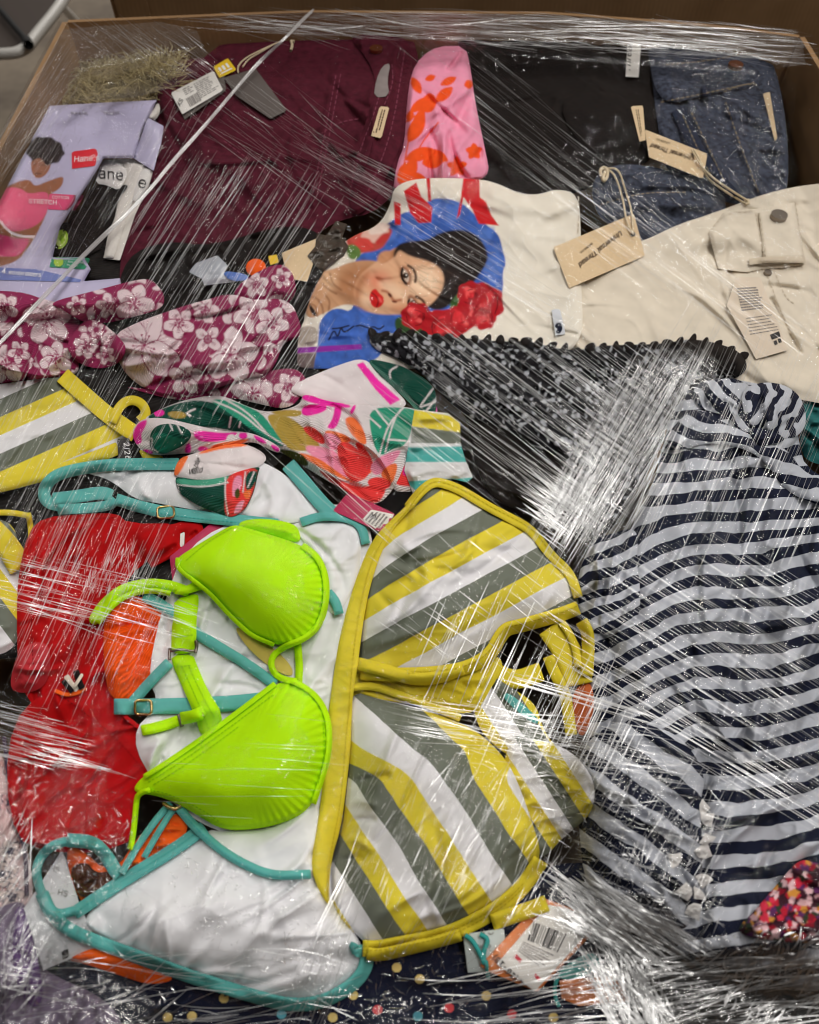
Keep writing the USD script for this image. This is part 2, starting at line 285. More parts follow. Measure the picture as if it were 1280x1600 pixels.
def sweep(p, rad, sides=6):
    t = np.gradient(p, axis=0); t /= np.linalg.norm(t, axis=1, keepdims=True) + 1e-12
    a = np.cross(t, [0, 0, 1.0]); a /= np.linalg.norm(a, axis=1, keepdims=True) + 1e-12; b = np.cross(a, t)
    an = np.arange(sides) * 2 * np.pi / sides; rad = np.broadcast_to(rad, (len(p),))
    v = p[:, None] + rad[:, None, None] * (np.cos(an)[None, :, None] * a[:, None] + np.sin(an)[None, :, None] * b[:, None])
    i, j = np.meshgrid(np.arange(len(p) - 1), np.arange(sides), indexing='ij')
    q = np.stack([i * sides + j, i * sides + (j + 1) % sides, (i + 1) * sides + (j + 1) % sides, (i + 1) * sides + j], -1).reshape(-1, 4)
    return v.reshape(-1, 3), np.vstack([q[:, [0, 1, 2]], q[:, [0, 2, 3]]])
def join(*ms):
    vs, fs, n = [], [], 0
    for v, f in ms: vs.append(np.asarray(v)); fs.append(np.asarray(f) + n); n += len(v)
    return np.vstack(vs), np.vstack(fs)
def flat(polys, off=.0004, step=6., smooth=0):
    """ink or label lying on the surface below"""
    out = []
    for p in polys:
        g = poly(p, smooth)
        uv, f, _ = tri(g, step); out.append((P(uv[:, 0], uv[:, 1], at(HM, uv[:, 0], uv[:, 1]) + off), f))
    return join(*out)
def stitches(line, off=.0003, dash=5., gap=3., w=1.6, smooth=3):
    ln = LineString(smooth_line(line, smooth)); out, s = [], 0.
    while s < ln.length - dash:
        a, b = np.array(ln.interpolate(s).coords[0]), np.array(ln.interpolate(s + dash).coords[0]); t = (b - a) / (np.linalg.norm(b - a) + 1e-9); n = np.array([-t[1], t[0]]) * w / 2
        q = np.array([a - n, b - n, b + n, a + n]); out.append((P(q[:, 0], q[:, 1], at(HM, q[:, 0], q[:, 1]) + off), np.array([[0, 2, 1], [0, 3, 2]]))); s += dash + gap
    return join(*out)
def text(t, o, ang, hpx, off=.0005, slant=0., bold=False):
    m = meshkit.text_mesh(t, 1.0, depth=.02, bold=bold); v = np.array(m.vertices); a = math.radians(ang)
    e, n = np.array([math.cos(a), -math.sin(a)]), np.array([-math.sin(a), -math.cos(a)]); x = v[:, 0] + slant * v[:, 1]
    uv = np.asarray(o) + hpx * (x[:, None] * e + v[:, 1:2] * n)
    return P(uv[:, 0], uv[:, 1], at(HM, uv[:, 0], uv[:, 1]) + off + v[:, 2] * .01), np.array(m.faces)
def frame_pts(quad):
    """bilinear position on a tag: quad = corners at (0,0),(1,0),(1,1),(0,1)"""
    q = np.asarray(quad, float)
    return lambda s, t: (1 - s) * (1 - t) * q[0] + s * (1 - t) * q[1] + s * t * q[2] + (1 - s) * t * q[3]
def bars(quad, cols, off=.0005):
    """rectangles (s0,t0,s1,t1) on a quad as thin ink"""
    fp = frame_pts(quad); out = []
    for s0, t0, s1, t1 in cols:
        q = np.array([fp(s0, t0), fp(s1, t0), fp(s1, t1), fp(s0, t1)]); out.append((P(q[:, 0], q[:, 1], at(HM, q[:, 0], q[:, 1]) + off), np.array([[0, 2, 1], [0, 3, 2]])))
    return join(*out)
def barcode(s0, t0, s1, t1, n=14, seed=1, along='s'):
    r = random.Random(seed); w = [r.choice((1, 1, 2, 3)) for _ in range(2 * n)]; tot = sum(w); x, out = 0, []
    for k in range(2 * n):
        if k % 2 == 0:
            a, b = x / tot, (x + w[k]) / tot
            out.append((s0 + a * (s1 - s0), t0, s0 + b * (s1 - s0), t1) if along == 's' else (s0, t0 + a * (t1 - t0), s1, t0 + b * (t1 - t0)))
        x += w[k]
    return out
def lines(s0, t0, s1, t1, n, seed=1, fill=.45, along='s'):
    r = random.Random(seed); out = []
    for k in range(n):
        if along == 's':
            a = t0 + (t1 - t0) * k / n; x = s0
            while x < s1 * r.uniform(.8, 1.0):
                b = x + r.uniform(.03, .1); out.append((x, a, min(b, s1), a + fill * (t1 - t0) / n)); x = b + .02
        else:
            a = s0 + (s1 - s0) * k / n; x = t0
            while x < t1 * r.uniform(.8, 1.0):
                b = x + r.uniform(.03, .1); out.append((a, x, a + fill * (s1 - s0) / n, min(b, t1))); x = b + .02
    return out
def tag_patch(quad, T=.0008, **k):
    return patch(np.asarray(quad), **{'T': T, 'r': 1.5, 'wr': 0., 'stiff': 14., 'smooth': 0, 'step': 5., 'skirt': .0012, 'lift': .0015, **k})

def paint(uv, col, shape, color, soft=1.2, alpha=1., smooth=2):
    """flat print: fill the vertices inside a shape"""
    g = shape if isinstance(shape, (Polygon, MultiPolygon)) else Polygon(chaikin(np.asarray(shape), smooth) if smooth else shape).buffer(0)
    x0, y0, x1, y1 = g.buffer(soft + 1).bounds
    i = np.nonzero((uv[:, 0] >= x0) & (uv[:, 0] <= x1) & (uv[:, 1] >= y0) & (uv[:, 1] <= y1))[0]
    if not len(i): return
    q = uv[i]; ins = shapely.contains_xy(g, q[:, 0], q[:, 1]); d = shapely.distance(shapely.points(q), g.boundary); d = np.where(ins, d, -d)
    w = (sm(-soft, soft, d) * alpha)[:, None]; col[i] = col[i] * (1 - w) + np.asarray(color) * w
def stroke(uv, col, line, w, color, alpha=1., soft=.9, smooth=3):
    paint(uv, col, LineString(smooth_line(line, smooth)).buffer(w / 2), color, soft, alpha)
def ell(c, a, b, ang, n=20, wob=0., petals=0, seed=0):
    t = np.arange(n) * 2 * np.pi / n; r = 1 + wob * np.cos(petals * t + seed)
    x, y = a * r * np.cos(t), b * r * np.sin(t); k = math.radians(ang)
    return np.stack([c[0] + x * math.cos(k) + y * math.sin(k), c[1] - x * math.sin(k) + y * math.cos(k)], -1)
def leaf(c, l, w, ang):
    t = np.linspace(0, 1, 8); up = np.stack([t * l, w * np.sin(np.pi * t) ** .8], -1); p = np.vstack([up, up[::-1][1:-1] * [1, -1]]); k = math.radians(ang)
    return np.stack([c[0] + p[:, 0] * math.cos(k) + p[:, 1] * math.sin(k), c[1] - p[:, 0] * math.sin(k) + p[:, 1] * math.cos(k)], -1)
def flower(uv, col, c, R, n, fill, line, rot=0., core=True, squash=1.):
    for k in range(n):
        a = rot + k * 360 / n; ca, sa = math.cos(math.radians(a)), math.sin(math.radians(a))
        pc = (c[0] + .55 * R * ca, c[1] - .55 * R * sa * squash)
        paint(uv, col, ell(pc, .56 * R, .42 * R, a, 14, .06, 5, k), line, .8); paint(uv, col, ell(pc, .56 * R - 1.3, .42 * R - 1.3, a, 14, .06, 5, k), fill, .8)
        for j in (-.25, 0, .25): stroke(uv, col, [(c[0] + .2 * R * ca, c[1] - .2 * R * sa), (c[0] + .62 * R * math.cos(math.radians(a + 40 * j)), c[1] - .62 * R * math.sin(math.radians(a + 40 * j)))], 1., line, .7)
    if core:
        for k in range(9):
            a = k * 40 + rot; stroke(uv, col, [c, (c[0] + .25 * R * math.cos(math.radians(a)), c[1] - .25 * R * math.sin(math.radians(a)))], 1.2, line, .9); paint(uv, col, ell((c[0] + .27 * R * math.cos(math.radians(a)), c[1] - .27 * R * math.sin(math.radians(a))), 1.8, 1.8, 0, 8), line, .6)

# ================================================================== the setting
def structure(name, vf, m, label):
    t = Thing(name, label, name.replace('_', ' '), kind='structure'); t.add(name, vf, m, smooth=False); t.close()
structure('floor', (np.array([(-7, -3, 0), (7, -3, 0), (7, 10, 0), (-7, 10, 0)], float), np.array([[0, 1, 2], [0, 2, 3]])), CONC, 'grey brown concrete warehouse floor')

def wall(plan, th, z0, z1):
    """upright board along an inner plan line, th to its left side outward"""
    p = np.asarray(plan, float); t = np.gradient(p, axis=0); t /= np.linalg.norm(t, axis=1, keepdims=True); n = np.stack([-t[:, 1], t[:, 0]], -1); q = p + n * th
    k = len(p); v = np.vstack([np.c_[p, np.full(k, z0)], np.c_[p, np.full(k, z1)], np.c_[q, np.full(k, z0)], np.c_[q, np.full(k, z1)]]); f = []
    for i in range(k - 1):
        for a, b in ((0, k), (k, 3 * k), (3 * k, 2 * k)): f += [[a + i, a + i + 1, b + i + 1], [a + i, b + i + 1, b + i]]
    for i in (0, k - 1): f += [[i, k + i, 3 * k + i], [i, 3 * k + i, 2 * k + i]]
    return v, np.array(f)
xs = np.linspace(-.479, .534, 13)
BACK = np.c_[xs, np.interp(xs, [-.479, -.15, .2, .42, .534], [1.186, 1.216, 1.211, 1.175, 1.143])]
LEFT = np.array([(-.479, -.05), (-.481, .4), (-.480, .8), (-.479, 1.186)]); RIGHT = np.array([(.534, 1.143), (.545, .6), (.540, -.05)]); FRONT = np.array([(.540, -.05), (0, -.07), (-.479, -.05)])
box = Thing('cardboard_box', 'tall open corrugated box holding the clothes, under stretch film', 'cardboard box')
box.add('side_panel', wall(LEFT, .007, 0, RIM), CARD, smooth=False); box.add('back_panel', wall(BACK + [0, .0003], .007, 0, RIM - .0005), CARD, smooth=False)
box.add('side_panel', wall(RIGHT + [.0003, 0], .007, 0, RIM), CARD, smooth=False); box.add('front_panel', wall(FRONT, .007, 0, RIM - .0005), CARD, smooth=False)
box.close()
b2 = Thing('brown_carton', 'plain brown carton standing behind the wrapped box', 'carton')
v = trimesh.creation.box((1.7, .9, 1.25)); v.apply_translation((-.462 + .85, 1.335 + .45, .625)); b2.add('body', (v.vertices, v.faces), CARD, smooth=False)
v = trimesh.creation.box((.05, .002, 1.2)); v.apply_translation((-.43, 1.3325, .62)); b2.add('corner_flap', (v.vertices, v.faces), CARD, smooth=False)
b2.close()
# metal chair standing on the floor, top left
FRM = plain('white_metal', lin('B9B6B0'), .35); RUB = plain('black_rubber', lin('161616'), .7); SEAT = plain('brown_seat', lin('3A302A'), .6)
ch = Thing('folding_chair', 'pale metal chair frame with dark seat on the floor behind', 'chair')
zc = .45
def Pz(pts, z): return np.array([P(u, v, 0, z) for u, v in pts])
seat = Pz(A('-160,-60 175,-30 165,30 85,130 40,150 -60,140 -200,60'), zc)
ch.add('seat', (np.vstack([seat, seat - [0, 0, .02]]), np.array([[0, i + 1, i] for i in range(1, 6)] + [[7, 7 + i, 8 + i] for i in range(1, 6)] + [x for i in range(7) for x in ([i, (i + 1) % 7, 7 + (i + 1) % 7], [i, 7 + (i + 1) % 7, 7 + i])])), SEAT, smooth=False)
ch.add('seat_rim', sweep(Pz(smooth_line(A('-260,130 -60,165 40,170 85,150 105,120 180,30 215,-30'), 2), zc), .014, 8), FRM)
def leg(p0, p1): return sweep(np.linspace(p0, p1, 5), .011, 8)
a0, a1 = P(88, 10, 0, zc - .03), P(118, 28, 0, .02)
ch.add('leg', sweep(np.array([P(80, -10, 0, .45), P(95, 8, 0, .40), P(135, 50, 0, .02)]), .012, 8), FRM)
ch.add('leg', sweep(np.array([P(-60, 30, 0, .44), P(-150, 60, 0, .02)]), .012, 8), FRM)
ch.add('brace', sweep(Pz(A('-60,-40 0,30 90,135'), zc + .02), .008, 8), RUB)
ch.add('rubber_foot', sweep(Pz(A('83,125 90,140'), zc + .02), .012, 8), RUB)
ch.close()

# ================================================================== the clothes, from the bottom of the pile upwards
def one(name, label, cat, p, m, **k):
    t = Thing(name, label, cat); o = patch(p, **k); t.add(name, o.vf, m); t.close(); return o
# --- lowest layer that shows in the gaps
t = Thing('black_knit_top', 'black ribbed knit showing between the left bikini and the teal strap', 'knit top')
t.add('body', patch(PX('-200,380 250,330 480,380 520,560 420,760 330,800 300,1000 -200,1050'), wr=.004, ws=60, T=.003, step=4).vf, MT['black_rib']); t.close()
t = Thing('navy_dotted_dress', 'dark navy cloth with gold, red and teal dots at the bottom edge', 'dress')
t.add('body', patch(PX('-60,1380 300,1400 700,1380 1000,1330 1320,1450 1320,1800 -60,1800'), wr=.005, ws=70, wa=20, T=.004, step=4).vf, MT['navy'])
for q, m_ in (((590, 1578), 'polkar'), ((653, 1588), 'polkat'), ((760, 1556), 'polkay'), ((865, 1590), 'polkay'), ((656, 1530), 'polkay'), ((620, 1512), 'polkay'), ((702, 1575), 'polkar'), ((262, 1590), 'polkay'), ((300, 1588), 'polkay'), ((152, 1505), 'polkat'), ((552, 1555), 'polkay'), ((800, 1585), 'polkar'), ((440, 1585), 'polkat'), ((350, 1560), 'polkay'), ((520, 1590), 'polkay')):
    t.add('dot', flat([ell(q, 8, 8, 0, 14)], .0006), MT[m_])
t.close()
one('black_charcoal_garment', 'black and charcoal cloth in the bottom right corner under crinkled film', 'garment', PX('930,1440 1100,1420 1320,1450 1320,1800 960,1800 1000,1560'), fabric('charcoal_cloth', lin('3A3836'), vary=.5), wr=.007, ws=50, T=.005, seed=9, step=4)
t = Thing('pale_floral_blouse', 'pale pink blouse with navy flower outlines at the lower left edge', 'blouse')
o = patch(PX('-160,1100 5,1150 25,1290 45,1330 55,1420 35,1500 10,1560 -160,1600'), wr=.004, ws=40, wa=60, seed=4, step=2.5)
col = np.tile(lin('D8BDBB'), (len(o.uv), 1)); rg = random.Random(3)
for k in range(40):
    c = (rg.uniform(-60, 60), rg.uniform(1130, 1560)); R_ = rg.uniform(12, 20); flower(o.uv, col, c, R_, 5, lin(rg.choice(['D6A9A8', 'E2CFC8', 'C79A94'])), lin('2A2A48'), rg.uniform(0, 70))
t.add('body', o.vf, MT['print_'], col=col); t.add('hem', ribbon(PX('6,1150 14,1220 28,1290 40,1330 42,1400'), 7, T=.003).vf, fabric('navy_piping', lin('4A3A4C'))); t.close()
one('lilac_cloth', 'soft lilac cloth bunched in the bottom left corner', 'cloth', G('-160,560 60,440 95,500 130,660 170,690 330,760 400,860 300,1000 -160,1000'), MT['purple'], wr=.006, ws=45, wa=70, T=.008, seed=12, step=4)
one('purple_cloth', 'deep purple strip of cloth under the white hang tag, lower left', 'cloth', G('40,480 75,470 110,560 120,660 140,760 100,800 40,700'), fabric('deep_purple', lin('6A4A80')), wr=.003, T=.005, seed=13)
one('teal_garment', 'teal cloth peeking out at the right edge beside the striped dress', 'garment', PX('1252,612 1300,590 1400,600 1400,740 1262,728 1248,690'), fabric('teal_cloth', lin('2C6C6A'), vary=.3), wr=.006, ws=20, crease_area=700.)

# --- khaki lace, back left corner
t = Thing('khaki_lace_garment', 'fluffy khaki lace garment bunched in the back left corner', 'garment')
o = patch(A('130,330 170,210 215,165 260,180 330,200 380,190 450,190 540,180 560,290 480,340 300,350'), wr=.010, ws=28, T=.010, an=1.2, seed=2); t.add('body', o.vf, MT['khaki'])
fz = []; rg = random.Random(5)
idx = [i for i in range(o.n)]
for k in range(1500):
    i = rg.choice(idx); p0 = o.V[i]; a = rg.uniform(0, 6.28); l_ = rg.uniform(.012, .045)
    p = np.array([p0, p0 + [l_ * .5 * math.cos(a), l_ * .5 * math.sin(a), l_ * .5], p0 + [l_ * math.cos(a + .6), l_ * math.sin(a + .6), l_ * .45]]); fz.append(sweep(p, [.0011, .0008, .0002], 3))
t.add('fringe', join(*fz), fabric('khaki_fringe', lin('CDBD90'), vary=.3), kind='stuff'); t.close()

# --- burgundy jeans
t = Thing('burgundy_jeans', 'folded burgundy jeans at the back beside the lavender carton', 'jeans')
o = patch(PX('240,52 400,40 640,40 660,110 650,240 600,330 520,345 470,390 360,440 185,470 190,380 215,290 240,200 248,160'), wr=.0035, ws=60, wa=-35, T=.010, r=14, seed=21, stiff=8,
          folds=[(A('540,380 700,520 900,640'), .004, 14), (A('480,540 640,640 820,720'), .004, 16), (A('1040,240 1010,420 980,640'), .004, 5), (A('1180,230 1110,480 1080,690'), .004, 6)]); t.add('leg', o.vf, MT['maroon'])
o = patch(A('1060,80 1290,80 1290,380 1240,480 1170,640 1085,690 1110,480 1160,330 1180,220'), wr=.003, ws=40, wa=70, T=.006, seed=22, folds=[(A('1240,150 1215,330 1150,560'), .003, 5)]); t.add('waistband', o.vf, MT['maroon'])
for q in ('1065,230 1030,420 985,640', '1050,235 1015,420 970,640', '1205,200 1180,330 1120,480 1090,620', '1225,200 1230,260 1200,330', '1000,420 1060,380 1130,370', '1265,160 1225,420 1150,600', '700,440 860,560 960,680'):
    t.add('stitching', stitches(A(q), .0006, 6, 2.5, 1.7), MT['maroon_seam'])
t.add('belt_loop', ribbon(A('1155,425 1145,470 1130,520'), 13, T=.003).vf, MT['maroon'])
c = P(588, 79, at(HM, 588, 79)); mm = trimesh.creation.cylinder(.009, .004, sections=24); mm.apply_translation(c + [0, 0, .002]); t.add('button', (mm.vertices, mm.faces), MT['copper'], smooth=30)
t.close()
t = Thing('size_strip', 'cream size strip stuck on the burgundy jeans near the pink cloth', 'size strip', 'size strips on the folded trousers'); t.add('strip', tag_patch(A('1187,332 1217,334 1192,432 1160,424')).vf, MT['kraft']); t.add('print', bars(A('1187,332 1217,334 1192,432 1160,424'), lines(.3, .1, .8, .9, 2, 4, .5, 't')), MT['brownink']); t.close()
t = Thing('care_label', 'grey care label curling from the waistband of the burgundy jeans', 'label'); t.add('label', patch(A('1195,205 1222,195 1210,250 1218,300 1168,305 1175,250'), T=.003, wr=.001, smooth=1).vf, fabric('grey_label', lin('8E8482'))); t.close()
# size/hang tags on the jeans
t = Thing('price_tag', 'white barcode price tag with dark edge on the burgundy jeans', 'price tag', 'price tags with barcodes')
q = M('370,535 640,345 690,360 390,545'); t.add('card_back', tag_patch(M('300,372 640,250 655,345 378,540')).vf, MT['greycard'])
q = M('285,362 570,215 635,345 362,505'); t.add('card', tag_patch(q).vf, MT['whitecard'])
t.add('barcode', bars(q, barcode(.22, .5, .5, .9, 16, 3)), MT['greyink']); t.add('print', bars(q, lines(.5, .12, .95, .85, 9, 4, .4) + lines(.25, .1, .48, .42, 4, 6, .4)), MT['greyink'])
t.add('lettering', text('XS', M('345,455')[0], 60, 7), MT['blackink']); t.close()
t = Thing('yellow_sticker', 'square yellow sticker at the top corner of the barcode tag', 'sticker'); q = M('568,190 665,130 725,210 610,262'); t.add('card', tag_patch(q, T=.001).vf, MT['yellowcard'])
t.add('print', bars(q, [(.2, .25, .32, .6), (.42, .25, .56, .62), (.68, .25, .8, .6), (.2, .7, .85, .8)]), MT['whiteink']); t.close()
t = Thing('grey_patch', 'dark grey back patch on the burgundy jeans right of the barcode tag', 'patch'); t.add('patch', tag_patch(M('640,260 850,200 1060,480 950,535 720,380'), T=.0012).vf, MT['greycard']); t.close()
t = Thing('tag_string', 'cotton string looping from the yellow sticker to the film rope', 'string', 'strings of the hang tags'); t.add('cord', tube(M('735,230 730,190 770,140 850,95 960,45 1040,10 1085,0'), .0011, .001), MT['string']); t.add('cord', tube(M('765,190 800,140 870,100 970,40'), .0011, .0015), MT['string']); t.add('knot', tube(M('1085,80 1100,40 1080,15 1110,20'), .002, .001), MT['string']); t.close()

# --- black trousers
t = Thing('black_trousers', 'folded black trousers at the back between pink cloth and blue jeans', 'trousers')
o = patch(B('200,60 500,70 800,90 800,180 830,390 790,440 780,480 700,500 640,540 560,570 430,600 290,560 290,460 255,300 225,150'), wr=.003, ws=80, wa=-30, T=.010, r=12, seed=31, stiff=8, folds=[(B('500,280 620,270 720,270'), .002, 6), (B('510,290 500,330'), .002, 6)]); t.add('body', o.vf, MT['black'])
t.add('pocket_flap', patch(B('505,275 720,262 770,430 700,480 560,420'), T=.003, wr=.001, r=4, seed=32).vf, MT['black']); t.close()
t = Thing('size_strip', 'white size strip with black script on the waist of the black trousers', 'size strip', 'size strips on the folded trousers'); q = B('716,118 757,120 749,227 711,225'); t.add('strip', tag_patch(q).vf, MT['whitecard']); t.add('lettering', text('Thread', B('724,215')[0], 86, 11, slant=.35), MT['blackink']); t.close()
# --- blue jeans
t = Thing('blue_jeans', 'folded mid blue denim jeans in the back right corner', 'jeans')
o = patch(B('770,90 1010,75 1120,110 1180,300 1195,560 1150,590 1090,600 1000,600 830,520 810,400 790,250'), wr=.004, ws=55, wa=-55, T=.012, r=12, seed=41, stiff=7, folds=[(B('900,320 1000,520 1040,570'), .005, 7), (B('870,330 960,500 1010,590'), -.004, 5), (B('1010,300 1060,460 1110,570'), .004, 6)]); t.add('hip', o.vf, MT['denim'])
o = patch(B('775,180 830,110 1000,100 1100,130 1110,250 1000,268 940,280 815,312'), wr=.002, ws=40, T=.005, seed=42); t.add('waistband', o.vf, MT['denim'])
o = patch(B('610,545 640,500 700,480 800,490 900,520 1010,575 1000,650 920,662 890,690 780,735 745,690 640,650 615,600'), wr=.004, ws=45, wa=5, T=.014, r=12, seed=43, folds=[(B('640,610 760,560 900,560 1000,590'), -.006, 6), (B('760,610 850,600 960,610'), .004, 7)]); t.add('leg', o.vf, MT['denim'])
t.add('belt_loop', ribbon(B('945,250 950,285'), 13, T=.004).vf, MT['denim_dark']); t.add('fly', ribbon(B('865,320 940,480 1030,580'), 22, T=.003, wr=.001).vf, MT['denim_dark'])
for q in ('815,300 940,275 1100,240', '830,190 960,178 1095,150', '1005,300 1060,460 1105,570', '1000,270 1060,245 1110,250', '905,330 1000,530', '880,340 960,520 1010,570', '640,600 760,565 900,565'): t.add('stitching', stitches(B(q), .0006, 5, 3, 1.7), MT['denim_thread'])
x = B('1033,196')[0]; c = P(x[0], x[1], at(HM, *x)); mm = trimesh.creation.cylinder(.010, .004, sections=24); mm.apply_translation(c + [0, 0, .002]); t.add('button', (mm.vertices, mm.faces), MT['copper'], smooth=30)
t.add('waist_label', patch(B('1115,275 1135,270 1157,405 1150,415'), T=.002, wr=0, smooth=0).vf, MT['kraft']); t.close()
# --- cream jeans
t = Thing('cream_jeans', 'cream denim jeans folded at right below the blue jeans', 'jeans')
o = patch(PX('880,420 930,390 1000,380 1060,350 1110,335 1200,300 1280,285 1420,280 1420,660 1240,620 1050,600 890,580'), wr=.0035, ws=70, wa=-35, T=.010, r=12, seed=51, stiff=8, folds=[(N('940,860 1020,1020 1140,1230'), -.005, 4), (N('590,840 640,930'), -.003, 5), (N('700,1000 500,700 480,600'), .003, 14)]); t.add('leg', o.vf, MT['cream'])
o = patch(N('490,380 600,230 830,210 1105,165 1165,480 1180,605 1010,635 880,640 760,665 560,640'), smooth=0, wr=.002, ws=40, wa=-40, T=.004, r=3, seed=52); t.add('waistband', o.vf, MT['cream'])
o = patch(N('845,235 1105,165 1170,560 890,575'), wr=.001, T=.004, r=3, seed=53, smooth=0); t.add('fly_tab', o.vf, MT['cream'])
t.add('seam_band', ribbon(N('780,590 920,570 1180,575'), 10, T=.002).vf, MT['cream_seam'])
for q in ('830,240 885,560', '850,240 905,560', '500,370 610,240 820,225', '770,665 900,640 1060,615 1180,615', '900,650 1030,1010 1140,1230', '960,650 1040,850 1130,900', '1110,170 1170,560'): t.add('stitching', stitches(N(q), .0006, 5, 3, 1.8), MT['cream_seam'])
x = N('988,272')[0]; c = P(x[0], x[1], at(HM, *x)); mm = trimesh.creation.cylinder(.0095, .005, sections=28); mm.apply_translation(c + [0, 0, .002]); t.add('button', (mm.vertices, mm.faces), MT['steel'], smooth=30)
x = N('912,675')[0]; c = P(x[0], x[1], at(HM, *x)); mm = trimesh.creation.cylinder(.0045, .004, sections=20); mm.apply_translation(c + [0, 0, .001]); t.add('rivet', (mm.vertices, mm.faces), MT['steel'], smooth=30)
t.close()
t = Thing('care_tag', 'cream paper care tag printed with lines and a dark square on the cream jeans', 'tag'); q = N('620,900 690,700 860,700 1060,1220 830,1285'); t.add('card', tag_patch(q).vf, fabric('cream_paper', lin('D8C9B6'), vary=.03, bump=.02))
qq = N('690,770 850,760 1000,1090 770,1130'); t.add('print', bars(qq, lines(0, .02, .95, .5, 9, 8, .5) + lines(.1, .62, 1, 1, 6, 9, .25)), MT['greyink']); t.add('symbol', bars(N('930,1110 995,1085 1020,1170 960,1190'), [(0, 0, 1, .45), (.1, .6, .45, .95), (.6, .55, .95, .9)]), MT['blackink']); t.close()

# --- pink cloth with orange flowers
t = Thing('pink_floral_cloth', 'rolled pink cloth with orange leaf and flower print at the back', 'cloth')
o = patch(B('80,215 110,165 160,135 240,135 255,200 268,300 302,460 310,505 285,530 130,540 25,575 38,480 60,430 68,300'), wr=.005, ws=40, wa=75, T=.020, r=22, seed=61, step=2., smooth=1, crease_area=1500.)
col = np.tile(lin('F29CB8'), (len(o.uv), 1)); OR = lin('F4571E')
for c, l_, w, a in (((80, 225), 60, 14, -60), ((120, 235), 35, 10, 20), ((75, 330), 80, 16, 35), ((100, 320), 60, 22, 20), ((150, 300), 70, 16, 40), ((165, 250), 55, 12, 25), ((235, 250), 30, 14, 10), ((70, 420), 100, 22, 60), ((60, 470), 95, 20, 20), ((110, 480), 70, 22, 10), ((130, 440), 70, 16, -30), ((40, 540), 90, 26, 50), ((60, 520), 70, 20, -10), ((70, 360), 40, 12, 70), ((90, 390), 80, 16, 70)):
    x = B(f'{c[0]},{c[1]}')[0]; paint(o.uv, col, leaf(x, l_ / 1.882, w / 1.882, a), OR, 1.)
for c, R_ in (((215, 490), 32), ((265, 445), 26), ((135, 290), 18)):
    x = B(f'{c[0]},{c[1]}')[0]
    for k in range(5): paint(o.uv, col, leaf(x, R_ / 1.882, 8 / 1.5, k * 72 + 20), OR, .8)
for q in ('70,500 110,420 160,360', '60,360 110,330 190,270', '45,560 60,480 75,400'): stroke(o.uv, col, B(q), 2.2, OR)
t.add('cloth', o.vf, MT['print_'], col=col); t.close()

# --- white tee with portrait print
t = Thing('graphic_tee', 'white t-shirt printed with a sideways woman portrait and red roses', 't-shirt')
o = patch(D('500,130 600,95 840,100 920,120 1000,160 1080,165 1150,140 1240,160 1250,320 1250,540 1260,720 1200,800 1050,860 800,860 500,860 300,860 120,860 112,830 120,700 150,660 120,600 180,470 250,400 330,330 440,290 490,200'),
          wr=.0022, ws=70, wa=-25, T=.010, r=10, seed=71, step=1.7, stiff=8, folds=[(D('900,160 1000,220 1150,230'), .004, 12), (D('560,560 600,620 700,660'), .001, 20), (D('1000,330 1150,420 1230,540'), .003, 14)])
col = np.tile(lin('E6DECF'), (len(o.uv), 1)); uv = o.uv
BL = lin('3E63B4'); nz = fbm(uv[:, 0], uv[:, 1], 9., 4)
paint(uv, col, D('300,300 350,270 430,285 470,300 480,350 460,400 400,420 330,410'), lin('C8BDB2'), 2)
paint(uv, col, D('330,430 400,380 450,300 500,262 530,240 560,230 600,222 650,178 720,180 780,198 830,250 870,285 920,320 935,380 952,440 935,470 940,540 920,590 800,640 620,700 500,740 400,860 120,870 180,850 200,740 200,670 260,610 350,640'), BL, 1.5)
i_ = col[:, 2] > col[:, 0] * 1.5; col[i_] *= (1 + .9 * nz[i_])[:, None]
for c, a, b, an in ((640, 230, 40, 30), (560, 290, 45, 10), (740, 240, 45, 60), (860, 330, 50, 40), (900, 450, 60, 80), (480, 330, 40, 20)): paint(uv, col, ell(D(f'{c},{a}')[0], b / 2.56, b / 4.5, an, 14, .15, 4), lin('5C80CC'), 4, .6)
RD = lin('CC1F24')
for q in ('540,150 590,115 610,170 655,215 650,275 600,278 565,235', '630,95 645,95 650,190 638,190', '780,90 842,98 845,175 868,190 890,245 922,288 840,280 815,225 770,160', '772,160 782,162 765,245 752,260', '500,190 528,200 528,285 505,285'): paint(uv, col, D(q), RD, 1.2, smooth=0)
# left rose
for c, a, b, k, cc in (((400, 340), 95, 55, 20, 'B8473C'), ((420, 320), 60, 38, 10, 'E4B5A4'), ((380, 360), 40, 25, -20, 'D0453E'), ((440, 300), 45, 22, 15, 'EED6C8'), ((455, 340), 35, 14, 40, 'C23A36'), ((350, 320), 40, 20, 60, 'C9564A')): paint(uv, col, ell(D(f'{c[0]},{c[1]}')[0], a / 2.56, b / 2.56, k, 16, .08, 5), lin(cc), 2.5)
paint(uv, col, D('305,370 340,360 370,385 365,420 320,425'), lin('5C7A3C'), 2)
